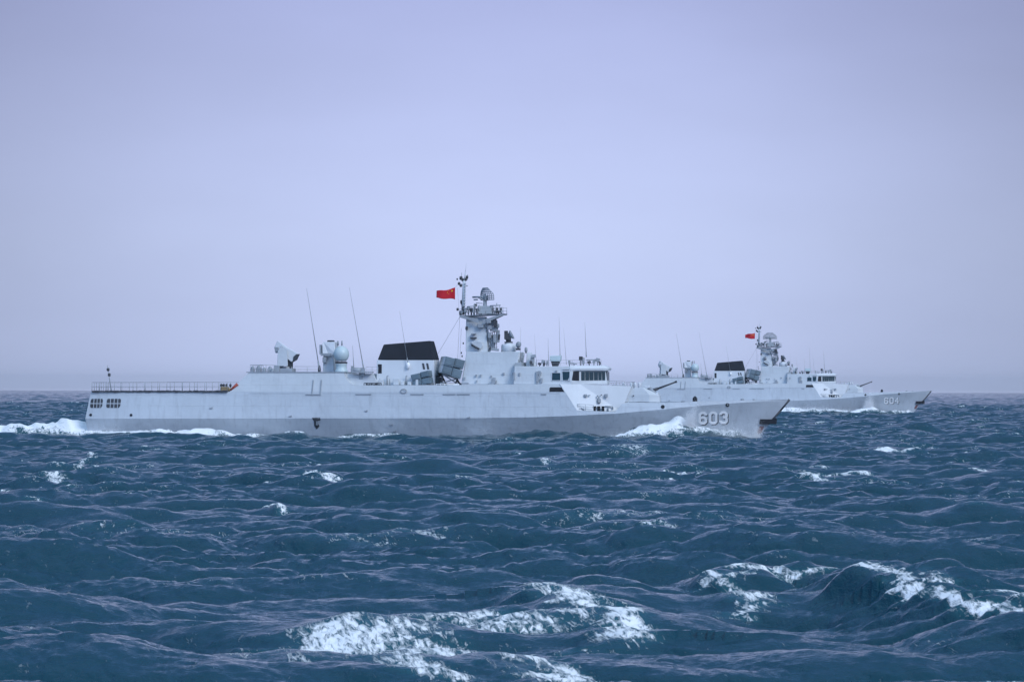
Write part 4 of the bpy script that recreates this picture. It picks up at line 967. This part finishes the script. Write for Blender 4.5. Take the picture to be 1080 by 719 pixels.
# ---- spray thrown up along the hulls: small drops of white water
def spray(name, S, blobs, label, seed):
    g = np.random.default_rng(seed); pts, rs = [], []
    for (u, v, y, su, sv, sy, lean, cnt, r_) in blobs:
        c = elev(u, v, y) + (S1 if S is S1 else S1*0)
        a = g.normal(0, 1, (cnt, 3)); h = np.abs(a[:, 2])
        p = np.empty((cnt, 3)); e0 = elev(u, v, y)
        p[:, 2] = e0.z - .3 + h*sv/8.24*g.uniform(.3, 1, cnt)
        p[:, 0] = e0.x + a[:, 0]*su/8.24 + lean*h*sv/8.24; p[:, 1] = e0.y + a[:, 1]*sy
        pts.append(p); rs.append(r_*g.lognormal(-.08, .38, cnt))
    p = np.concatenate(pts); r_ = np.concatenate(rs)
    o8 = np.array([(1,0,0),(-1,0,0),(0,1,0),(0,-1,0),(0,0,1),(0,0,-1)], float)
    f8 = np.array([(0,2,4),(2,1,4),(1,3,4),(3,0,4),(2,0,5),(1,2,5),(3,1,5),(0,3,5)])
    V = (p[:, None, :] + o8[None]*r_[:, None, None]).reshape(-1, 3)
    F = (f8[None] + 6*np.arange(len(p))[:, None, None]).reshape(-1, 3)
    me = bpy.data.meshes.new(name); me.vertices.add(len(V)); me.vertices.foreach_set('co', V.astype(np.float32).ravel())
    me.loops.add(len(F)*3); me.loops.foreach_set('vertex_index', F.astype(np.int32).ravel())
    me.polygons.add(len(F)); me.polygons.foreach_set('loop_start', np.arange(0, len(F)*3, 3, dtype=np.int32)); me.update(calc_edges=True)
    me.materials.append(M['spray'])
    o = bpy.data.objects.new(name, me); col.objects.link(o); o.location = (S.x, S.y, 0); o.rotation_euler = (0, 0, -TH)
    tag(o, label, 'spray', kind='stuff'); return o
m, n, l, b = new_mat('spray_water'); b.inputs['Base Color'].default_value = (.88, .89, .91, 1); b.inputs['Roughness'].default_value = .8; M['spray'] = m
bl = [(712,462,-6.0,5,9,.5,.3,12000,.016),(716,461,-5.6,2.8,14,.4,.36,60000,.015),(719,458,-5.2,2.0,16,.3,.42,30000,.013),(743,461,-4.6,8,6,.5,.1,9000,.015),(762,461,-3.8,10,8,.5,0,14000,.015),(782,462,-2.8,9,8,.5,-.2,11000,.015),(797,461,-1.2,3,10,.4,.1,5000,.014),
      (700,462,-6.4,12,6,.8,.1,7000,.018),(675,462,-7.2,12,5,.9,.1,6000,.018),(652,462,-7.8,8,5,.9,0,3000,.018),(118,460,-6.5,8,6,.6,-.3,16000,.013),(160,460,-7,16,4,.8,0,6000,.018),(200,461,-7,16,3,.8,0,4000,.018),
      (79,456,-1.5,4,5,1.0,-.5,26000,.012),(60,458,-1.5,14,5,1.5,-.4,22000,.012),(25,459,-1.5,22,5,1.6,0,7000,.02),(512,463,-6,3,5,.5,0,1500,.018),(395,463,-6,15,2,.5,0,1500,.018)]
spray('spray', S1, bl, 'white spray along the hull of warship 603', 21)
bl2 = [(702,457,-5.8,5,14,.5,.1,22000,.022),(704,454,-5.4,3.5,18,.5,.12,13000,.02),(640,458,-6.5,20,5,.9,0,6000,.026),(590,456,-6.8,30,6,.9,0,11000,.028),(545,457,-6.8,25,6,.9,0,8000,.028),(690,459,-6,14,5,.8,0,3000,.025)]
spray('spray', S2, bl2, 'white spray along the hull of warship 604', 22)
